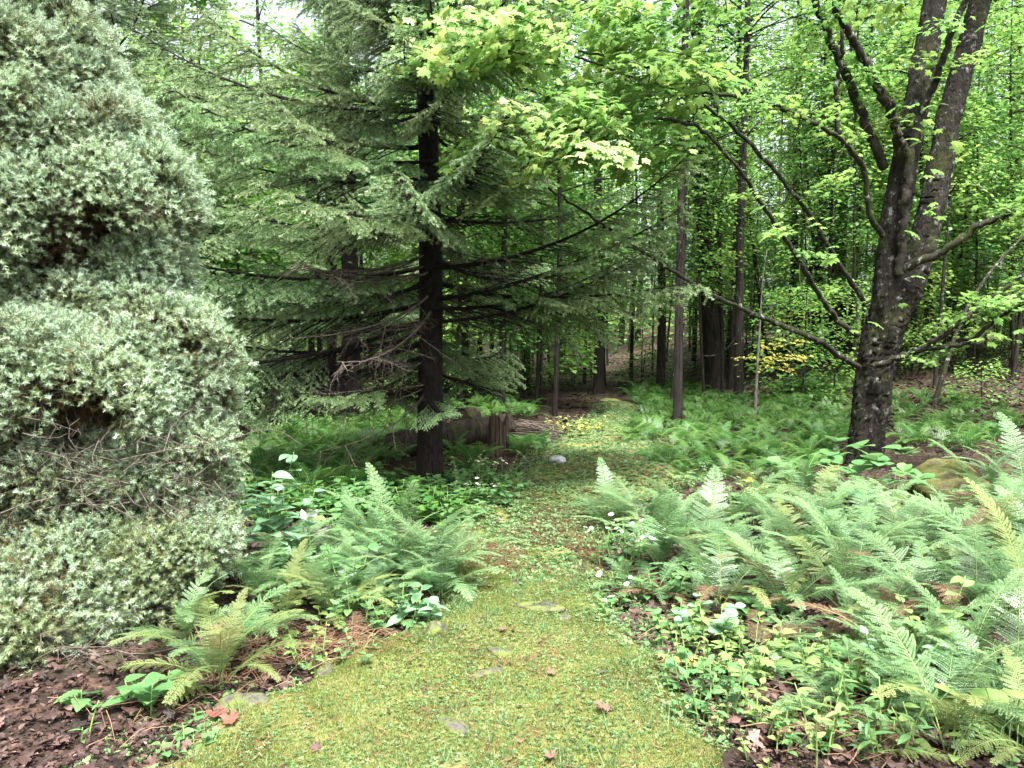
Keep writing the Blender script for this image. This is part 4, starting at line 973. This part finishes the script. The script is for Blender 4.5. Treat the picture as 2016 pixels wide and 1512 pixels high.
for px, py, sc in sorted([(600, 1120, .7), (650, 1150, .7), (700, 1120, .75), (740, 1160, .72), (790, 1130, .75), (825, 1165, .72), (860, 1180, .62), (770, 1190, .62), (620, 1180, .6), (560, 1150, .65), (520, 1190, .6), (870, 1130, .55), (480, 1150, .6), (640, 1110, .75), (760, 1120, .8), (845, 1145, .75), (880, 1165, .65), (715, 1180, .65), (590, 1170, .65), (680, 1195, .55)]):
    rows_n['l'] = rows_n.get('l', 0) + 1
    fern('tall_fern', 'bright green fern, %s from the juniper in the left bank' % ORD[rows_n['l'] - 1], G(px, py), random.choice((9, 10)), sc * 1.05, FR, 'ferns in the bank left of the path', [M['fern']])
fern('fern', 'lone small drooping fern beside the white asters', G(1235, 1160), 5, .45, FR)

# ------------------------------------------------------------------ leafy plants
random.seed(91)
for px, py, h, ns, per, leaf, ll, mat, label, kw in [
    (290, 1395, .18, 3, 6, 'toothed_leaf', .15, M['broad'], 'broad toothed green seedling standing on the dry leaves', {}),
    (150, 1400, .10, 1, 5, 'toothed_leaf', .17, M['broad'], 'low seedling with two long pointed leaves on the dry leaves', dict(pitch=0)),
    (378, 1365, .06, 2, 5, 'round_leaf', .045, M['broad_light'], 'tiny round leaved plant beside the yellow fern stalks', {}),
    (155, 1460, .14, 2, 3, 'lance_leaf', .07, M['broad'], 'small upright seedling in the bottom left litter', {}),
    (600, 1310, .07, 2, 5, 'round_leaf', .045, M['glossy'], 'little dark green plant amid the straw litter', {}),
    (525, 1400, .05, 2, 4, 'maple_shaped_leaf', .07, M['yellow'], 'yellow maple seedling near the red dry leaf', {}),
    (515, 1130, .85, 4, 11, 'ovate_leaf', .19, M['glossy'], 'tall glossy leaved plant between juniper and fern bank', dict(spread=.25)),
    (565, 1140, .62, 3, 10, 'ovate_leaf', .17, M['glossy'], 'shiny leafy plant at the back of the left fern bank', {}),
    (820, 1235, .20, 3, 8, 'ovate_leaf', .13, M['glossy'], 'shiny green rosette at the path edge of the left bank', dict(spread=.5)),
    (690, 1180, .40, 3, 8, 'ovate_leaf', .11, M['broad'], 'broad leaved plant within the left fern bank', {}),
    (860, 1250, .10, 3, 6, 'ovate_leaf', .06, M['broad'], 'small leafy plant over the mossy rock', {}),
    (1390, 1265, .26, 4, 8, 'round_leaf', .10, M['glossy'], 'dark green leafy rosette in front of the right fern bank', dict(spread=.5)),
    (1430, 1345, .12, 3, 8, 'lance_leaf', .10, M['broad'], 'grey green lance leaved rosette near the path', {}),
    (1340, 1320, .10, 2, 4, 'maple_shaped_leaf', .09, M['yellow'], 'yellow leaved maple seedling under the leafy rosette', {}),
    (1470, 1340, .18, 3, 4, 'maple_shaped_leaf', .10, M['broad_light'], 'light green maple seedlings left of the pale heart leaves', {}),
    (1560, 1330, .25, 3, 5, 'heart_leaf', .12, M['broad_light'], 'pale yellow green heart leaved plant in the right bank', {}),
    (1640, 1370, .30, 5, 12, 'lance_leaf', .09, M['broad_light'], 'feathery light green narrow leaved plant in the right bank', {}),
    (1700, 1400, .30, 5, 10, 'lance_leaf', .12, M['broad'], 'bushy lance leaved plant below the withered fern', {}),
    (1770, 1360, .32, 5, 10, 'ovate_leaf', .07, M['glossy'], 'bluish small leaved plant beside the withered fern', {}),
    (1840, 1330, .50, 2, 10, 'ovate_leaf', .12, M['broad_light'], 'tall light green plant with opposite leaves on the right', dict(style='opp')),
    (1960, 1470, .28, 2, 3, 'round_leaf', .22, M['broad_light'], 'plant with one large round pale leaf at the right edge', {}),
    (1620, 1470, .30, 3, 9, 'lance_leaf', .10, M['broad_light'], 'yellowish narrow leaved plant at the bottom of the right bank', {}),
    (1520, 1440, .14, 3, 5, 'lance_leaf', .08, M['broad'], 'small weeds on the bare brown soil at lower right', {}),
    (1740, 1490, .25, 3, 7, 'lance_leaf', .10, M['broad'], 'narrow leaved weed in front of the upright light fern', {}),
    (1340, 1400, .12, 5, 8, 'ovate_leaf', .045, M['broad'], 'cushion of small green leaves at the right path edge', {}),
    (1660, 965, .55, 3, 5, 'round_leaf', .19, M['broad'], 'broad leaved plant at the foot of the big maple', dict(top=True)),
    (1750, 995, .50, 5, 6, 'round_leaf', .16, M['broad'], 'large light leaved plant before the maple trunk by the boulder', dict(top=True)),
    (1640, 990, .36, 4, 6, 'ovate_leaf', .13, M['broad'], 'smaller leaved plant left of the maple base by the fern bank', dict(top=True)),
    (1790, 1000, .30, 4, 6, 'round_leaf', .12, M['broad'], 'low round leaved plant touching the mossy boulder', dict(top=True)),
    (1700, 990, .40, 3, 5, 'round_leaf', .16, M['broad'], 'leafy plant directly in front of the maple base', dict(top=True)),
    (1515, 985, .45, 1, 6, 'ovate_leaf', .22, M['broad'], 'single stem with a whorl of big dark leaves by the ferns', dict(top=True)),
    (1620, 1000, .30, 4, 7, 'ovate_leaf', .08, M['broad_light'], 'light yellow green small bush behind the fern bank', {}),
    (1480, 1000, .35, 2, 4, 'maple_shaped_leaf', .13, M['yellow'], 'yellowing maple seedling behind the fern bank', {}),
    (1960, 905, .3, 3, 6, 'ovate_leaf', .10, M['broad'], 'pale leaved plant among dark ferns at the right edge', {})]:
    leafy('leafy_plant', label, 'plant', G(px, py), h, ns, per, leaf, ll, mat, **kw)
for px, py in region([(700, 960), (760, 930), (860, 935), (905, 960), (900, 1010), (840, 1025), (720, 1000)], 1, .1) and [(720, 975), (760, 955), (800, 965), (845, 950), (880, 985), (830, 1000), (770, 1000), (730, 1010), (890, 1010), (690, 1000), (660, 1010), (900, 950), (930, 1000), (960, 985), (990, 1000), (1010, 975), (680, 970), (640, 1000), (620, 1020), (700, 1030), (760, 1025), (820, 1030), (870, 1030), (590, 1000), (575, 1030), (660, 1040), (930, 970), (905, 1030), (840, 975), (740, 990), (800, 990), (500, 960), (520, 1000), (480, 1020), (540, 960), (500, 925), (530, 1040), (470, 990)]:
    leafy('leafy_plant', 'low green leafy plant around the foot of the dark spruce', 'plant', G(px, py), random.uniform(.16, .32), 6, 7, random.choice(['ovate_leaf', 'round_leaf', 'heart_leaf']), .12, random.choice([M['broad'], M['fern_bed']]), group='leafy plants around the spruce foot')
for px, py, h, n, label in [(935, 962, .32, 9, 'clump of white asters in bloom right of the spruce foot'), (975, 955, .32, 9, 'white asters blooming closest to the hollow stump'), (1215, 1115, .30, 6, 'white flowered aster at the left tip of the right bank'),
                            (1250, 1115, .32, 8, 'white flowered aster in front of the tall ferns'), (1200, 1195, .16, 3, 'small low white aster at the path edge'), (950, 990, .2, 6, 'few short white asters at the path edge below the stump')]:
    leafy('aster', label, 'flowering plant', G(px, py), h, n, 5, 'ovate_leaf', .08, M['broad'], .4, None, 'alt', False, (0, 0), 2)
for reg, n, lab, grp in [([(1290, 1240), (1500, 1260), (1900, 1300), (2016, 1380), (2016, 1510), (1520, 1510), (1380, 1400)], 75, 'small leafy weed filling the gaps of the right bank', 'weeds in the right bank'),
                         ([(480, 1180), (860, 1180), (880, 1235), (840, 1290), (700, 1330), (640, 1340), (560, 1300)], 14, 'small leafy weed at the foot of the left bank', 'weeds in the left bank'),
                         ([(1180, 1000), (1290, 960), (1600, 970), (1640, 1010), (1300, 1060), (1190, 1070)], 22, 'small leafy weed behind the right fern bank', 'weeds behind the right bank')]:
    for x, y in region(reg, n, .09):
        lf = random.choice(['lance_leaf', 'ovate_leaf', 'ovate_leaf', 'heart_leaf', 'toothed_leaf', 'maple_shaped_leaf'])
        leafy('leafy_weed', lab, 'plant', (x, y, float(H(x, y))), random.uniform(.08, .26), random.choice((2, 3, 4)), random.choice((4, 5, 6)), lf, random.uniform(.045, .09), random.choice([M['broad'], M['broad_light'], M['broad_light'], M['fern']]), group=grp)
for k in range(56):
    y = random.uniform(2.7, 6.2); e = edges(np.array([y])); x = float(e[k % 2][0]) + random.gauss(0, .07)
    leafy('leafy_weed', 'small leafy weed growing along the edge of the mossy path', 'plant', (x, y, float(SZ(x, y))), random.uniform(.05, .14), random.choice((2, 3)), random.choice((4, 5)), random.choice(['ovate_leaf', 'lance_leaf', 'toothed_leaf', 'heart_leaf']), random.uniform(.035, .065), random.choice([M['broad'], M['broad_light'], M['fern']]), group='weeds along the path edge')
for px, py, ns, lf, ll, lab in [(1300, 1190, 4, 'ovate_leaf', .10, 'broad leaved plant right of the low white aster'), (1360, 1170, 4, 'round_leaf', .10, 'round leaved plant under the tall ferns near the path'), (1330, 1245, 4, 'toothed_leaf', .09, 'toothed leaved plant left of the dark leafy rosette'), (1500, 1225, 4, 'ovate_leaf', .11, 'leafy plant beneath the ferns right of the dark rosette')]:
    leafy('leafy_plant', lab, 'plant', G(px, py), .22, ns, 7, lf, ll, M['broad'], spread=.5)
for px, py, sc, lab in [(1290, 1165, .5, 'short arching fern beside the white asters at the bank edge'), (1400, 1190, .55, 'short arching fern behind the dark leafy rosette'), (1520, 1275, .5, 'short arching fern above the pale heart leaves'), (1640, 1420, .55, 'short arching fern at the lower front of the right bank')]:
    fern('fern', lab, G(px, py), 8, sc, FR, None, [M['fern']], .25)
leafy('yellow_shrub', 'yellow green low shrub past the brush pile beside the path', 'shrub', G(1120, 862), .34, 14, 9, 'ovate_leaf', .10, [M['broad_light'], M['fern_yellow'], M['fern_yellow'], M['yellow']], .6)
leafy('yellow_shrub', 'smaller yellow shrub touching the far path edge', 'shrub', G(1165, 850), .3, 9, 9, 'ovate_leaf', .10, [M['broad_light'], M['fern_yellow'], M['yellow']], .6)
t = thing('white_flower', 'two upright white petals standing above the left ferns', 'flower', G(610, 1150))
hz = P(607, 1018, float(t.location[1]))
g = Geo(); g.tube(poly([(0, 0, -.02), (.01, 0, .2), np.array(hz) - np.array(t.location)], 10), np.linspace(.005, .003, 10), 5); obj('stem', g.mesh('stem', [M['stem']]), t)
for d, s, dx in (((-.45, -.1, 1), .075, -.012), ((.6, -.1, 1), .08, .012)):
    matrix_obj('petal', LF['ovate_leaf'], t, np.array(hz) - np.array(t.location) + [dx, 0, -.02], d, (0, -1, .4), s, M['petal'])
matrix_obj('leaf', LF['ovate_leaf'], t, np.array(hz) - np.array(t.location), (1, -.2, .1), (0, -.3, 1), .12, M['broad_light'])

# ------------------------------------------------------------------ single fallen leaves
random.seed(95)
DL = leaf_mesh('curled_leaf', (MP_V * [1, 1, 1] + np.stack([0 * MP_V[:, 0], 0 * MP_V[:, 0], 1.0 * MP_V[:, 0] ** 2 + .5 * (MP_V[:, 1] - .4) ** 2 + np.random.default_rng(4).normal(size=len(MP_V)) * .08], 1), MP_F), M['tan'])
for px, py, s, mt, label in [(1185, 1425, .085, 'tan', 'curled tan dry leaf on the moss of the path'), (425, 1440, .10, 'red', 'reddish dry leaf on the litter at lower left'), (465, 1450, .09, 'red', 'reddish dry leaf just right of another one at lower left'),
                             (1515, 1470, .08, 'red', 'red dry leaf on bare soil under the right bank'), (1090, 1340, .05, 'tan', 'small dark curled leaf at the middle of the path'),
                             (985, 1258, .05, 'tan', 'pale curled leaf beyond the long grey stone'), (1090, 1515, .06, 'tan', 'tan leaf at the bottom edge of the path')]:
    p = G(px, py); p[2] = float(SZ(p[0], p[1])) + .02
    tag(matrix_obj('dry_leaf', DL, None, p, (random.gauss(0, 1), random.gauss(0, 1), .1), (random.gauss(0, .25), -.25, 1), s * .8, M[mt]), label, 'leaf')

# ------------------------------------------------------------------ litter, moss, weeds, grass
rng = np.random.default_rng(101)
def surf_pts(n, xlo, xhi, ylo, yhi, keep):
    y = ylo + (yhi - ylo) * rng.random(n) ** 1.3; x = xlo(y) + (xhi(y) - xlo(y)) * rng.random(n)
    k = keep(x, y); return x[k], y[k]
CL_V, CL_F = ovate(.30, .42, 1.6, -.10, .22, 3); CM_V = MP_V + np.stack([0 * MP_V[:, 0], 0 * MP_V[:, 0], .9 * MP_V[:, 0] ** 2 + .35 * (MP_V[:, 1] - .4) ** 2 + np.random.default_rng(3).normal(size=len(MP_V)) * .09], 1)
g = Geo()
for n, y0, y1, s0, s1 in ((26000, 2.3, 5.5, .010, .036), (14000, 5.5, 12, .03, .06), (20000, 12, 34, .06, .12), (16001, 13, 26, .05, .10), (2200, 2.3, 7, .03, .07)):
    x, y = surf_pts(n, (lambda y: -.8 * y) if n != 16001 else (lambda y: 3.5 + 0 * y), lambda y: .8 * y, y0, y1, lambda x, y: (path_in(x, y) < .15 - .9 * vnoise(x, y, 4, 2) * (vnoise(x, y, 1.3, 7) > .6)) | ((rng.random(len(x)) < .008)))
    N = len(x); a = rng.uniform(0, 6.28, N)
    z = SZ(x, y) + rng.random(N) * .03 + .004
    g.scatter(CM_V if n == 2200 else CL_V, MP_F if n == 2200 else CL_F, np.stack([x, y, z], 1), frames(np.stack([np.cos(a), np.sin(a), rng.normal(size=N) * .2], 1), np.stack([rng.normal(size=N) * .4, rng.normal(size=N) * .4, np.ones(N)], 1)), rng.uniform(s0, s1, N), 0, np.clip(rng.normal(.45 if y0 < 12 else .12, .25 if y0 < 12 else .16, N), 0, 1))  # far litter tinted darker: shade under the trees put into its colour
x, y = surf_pts(60000, lambda y: edges(y)[0], lambda y: edges(y)[1], 2.5, 8.5, lambda x, y: (path_in(x, y) > 0) & (rng.random(len(x)) < .06 + .94 * sm((y - 4.6) / 1.0)) & (vnoise(x, y, 2.4, 61) + .4 * vnoise(x, y, 7, 62) > .98 - .52 * np.exp(-((y - 6.0) / 1.1) ** 2)))
N = len(x); a = rng.uniform(0, 6.28, N)   # brown needles shed on the path near the spruce
g.scatter(ND_V, ND_F, np.stack([x, y, SZ(x, y) + .006 + .006 * rng.random(N)], 1), frames(np.stack([np.cos(a), np.sin(a), rng.normal(size=N) * .15], 1), np.stack([rng.normal(size=N) * .3, rng.normal(size=N) * .3, np.ones(N)], 1)), np.stack([rng.uniform(.006, .012, N), rng.uniform(.02, .045, N), np.ones(N)], 1), 1)
M['needle_litter'] = leaf_mat('shed_needles', [(0, (0.045, 0.024, 0.013)), (1, (0.125, 0.07, 0.042))], .05, .7, .2, .02)
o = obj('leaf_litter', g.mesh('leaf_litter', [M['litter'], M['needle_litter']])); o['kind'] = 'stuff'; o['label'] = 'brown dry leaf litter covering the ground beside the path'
g = Geo()   # straw and dead stalks
for (px, py, w, h, n) in [(590, 1300, 110, 45, 130), (690, 1270, 70, 40, 110), (460, 1330, 120, 50, 60), (300, 1420, 200, 60, 40), (1500, 1350, 200, 80, 70), (1700, 1450, 150, 60, 80), (1350, 1240, 80, 40, 50)]:
    for i in range(n):
        p = G(px + rng.normal() * w * .55, min(1510, py + rng.normal() * h * .6)); a = rng.normal() * .7 + (0 if rng.random() < .7 else 1.5); d = np.array([math.cos(a), math.sin(a), rng.normal() * .12]) * rng.uniform(.06, .24)
        z = float(SZ(p[0], p[1])); p[2] = z + .015 + .05 * rng.random()
        g.tube([p - d / 2, p + [0, 0, .02], p + d / 2], [.002, .0018, .001], 4, 0, rng.random(), cap=False)
for k in range(20):   # bunched stalks of the yellow fern
    p = G(430 + rng.normal() * 14, 1342); g.tube([p, p + np.array([rng.normal() * .012, rng.normal() * .012, .13]), p + np.array([rng.normal() * .04, rng.normal() * .04, .26])], [.002, .0018, .0014], 4, 0, rng.random())
N = 2500; y = 2.5 + 5 * rng.random(N) ** 1.3; l_, r_ = edges(y); x = l_ - .1 + (r_ - l_ + .2) * rng.random(N); a = rng.uniform(0, 6.28, N)   # dead grass bits on the path
g.scatter(ND_V, ND_F, np.stack([x, y, SZ(x, y) + .010 + .006 * rng.random(N)], 1), frames(np.stack([np.cos(a), np.sin(a), rng.normal(size=N) * .15], 1), np.tile([0, 0, 1.], (N, 1))), np.stack([rng.uniform(.002, .006, N), rng.uniform(.02, .06, N), np.ones(N)], 1))
o = obj('straw', g.mesh('straw', [M['straw']])); o['kind'] = 'stuff'; o['label'] = 'dry straw coloured stalks lying on the litter'

g = Geo()   # moss
x, y = surf_pts(330000, lambda y: edges(y)[0] - .05, lambda y: edges(y)[1] + .05, 2.4, 7.5, lambda x, y: (path_in(x, y) > .0) & (vnoise(x, y, 1.9, 21) + .5 * vnoise(x, y, 6, 22) > .30 + .40 * sm((y - 4.9) / 1.2)))
N = len(x); z = SZ(x, y)
sc = np.stack([rng.uniform(.003, .006, N), rng.uniform(.008, .02, N), np.ones(N)], 1)
g.scatter(ND_V, ND_F, np.stack([x, y, z - .002], 1), frames(np.stack([rng.normal(size=N) * .55, rng.normal(size=N) * .55, np.ones(N)], 1), rng.normal(size=(N, 3))), sc, 0, np.clip(.15 + .75 * vnoise(x, y, 5, 23) + rng.normal(size=N) * .13, 0, 1))
o = obj('moss', g.mesh('moss', [M['moss']])); o['kind'] = 'stuff'; o['label'] = 'yellow green moss carpeting the path'

def rosette(k, seed):
    r2 = np.random.default_rng(seed); V, F, n = [], [], 0
    lv, lf = RH_V * [1.15, 1, 1], np.array(RH_F)
    for i in range(k):
        a = i * 2.4 + r2.normal() * .3; e = r2.uniform(.1, .8); d = np.array([[math.cos(a) * math.cos(e), math.sin(a) * math.cos(e), math.sin(e)]])
        B = frames(d, np.array([[0, 0, 1.]]))[0]; s = r2.uniform(.6, 1.1)
        V.append((lv * s) @ B.T + d[0] * .15 + [0, 0, .12 * i / k]); F.append(lf + n); n += len(lv)
    return np.concatenate(V), np.concatenate(F)
g = Geo()
for sd in range(4):
    RV, RF = rosette(5 + sd % 3, sd)
    for n, y0, y1, s0, s1, thr in ((4600, 2.4, 6.2, .005, .0145, .62), (6200, 4.2, 17.5, .014, .034, .36), (1700, 2.4, 6.5, .012, .028, .60)):
        x, y = surf_pts(n, lambda y: edges(y)[0] - .3, lambda y: edges(y)[1] + .35, y0, y1, lambda x, y: (path_in(x, y) > -1.2) & ((n != 1700) | (path_in(x, y) < .9)) & ((n != 6200) | (rng.random(len(x)) < sm((y - 4.2) / 2.0))) & (vnoise(x, y, 1.7, 31 + sd % 2) + .35 * vnoise(x, y, 8, 32) > thr + .26 * np.exp(-((y - 5.8) / .9) ** 2) * (rng.random(len(x)) < .8)))
        N = len(x); a = rng.uniform(0, 6.28, N)
        g.scatter(RV, RF, np.stack([x, y, SZ(x, y) + .002], 1), frames(np.stack([np.cos(a), np.sin(a), rng.normal(size=N) * .15], 1), np.stack([rng.normal(size=N) * .2, rng.normal(size=N) * .2, np.ones(N)], 1)), rng.uniform(s0, s1, N), 0)
o = obj('ground_cover', g.mesh('ground_cover', [M['weed']])); o['kind'] = 'stuff'; o['label'] = 'small leafy weeds spread over the path and its edges'
g = Geo()   # grass tufts
for i in range(330):
    y = 2.5 + 4 * rng.random() ** 1.4; l_, r_ = edges(np.array([y])); s = rng.random()
    x = float(l_[0] + (r_[0] - l_[0]) * s); nb = rng.integers(6, 16); hb = rng.uniform(.03, .09)
    a = rng.uniform(0, 6.28, nb); d = np.stack([np.cos(a) * .6, np.sin(a) * .6, np.ones(nb)], 1)
    pos = np.stack([x + rng.normal(size=nb) * .02, y + rng.normal(size=nb) * .02, np.zeros(nb)], 1); pos[:, 2] = SZ(pos[:, 0], pos[:, 1])
    g.scatter(ND_V, ND_F, pos, frames(d, rng.normal(size=(nb, 3))), np.stack([np.full(nb, .004), hb * rng.uniform(.6, 1.2, nb), np.ones(nb)], 1))
for i in range(60):   # long arching grass at the right edge
    p = G(1985 + rng.normal() * 25, 1450 + rng.normal() * 30); a = rng.uniform(0, 6.28); L_ = rng.uniform(.2, .4); d = np.array([math.cos(a), math.sin(a), 0])
    g.tube([p, p + d * L_ * .25 + [0, 0, L_ * .6], p + d * L_ * .7 + [0, 0, L_ * .65], p + d * L_ + [0, 0, L_ * .4]], [.0016, .0016, .0012, .0006], 3, 0, rng.random(), cap=False)
o = obj('grass', g.mesh('grass', [M['weed']])); o['kind'] = 'stuff'; o['label'] = 'thin grass tufts scattered along the mossy path'
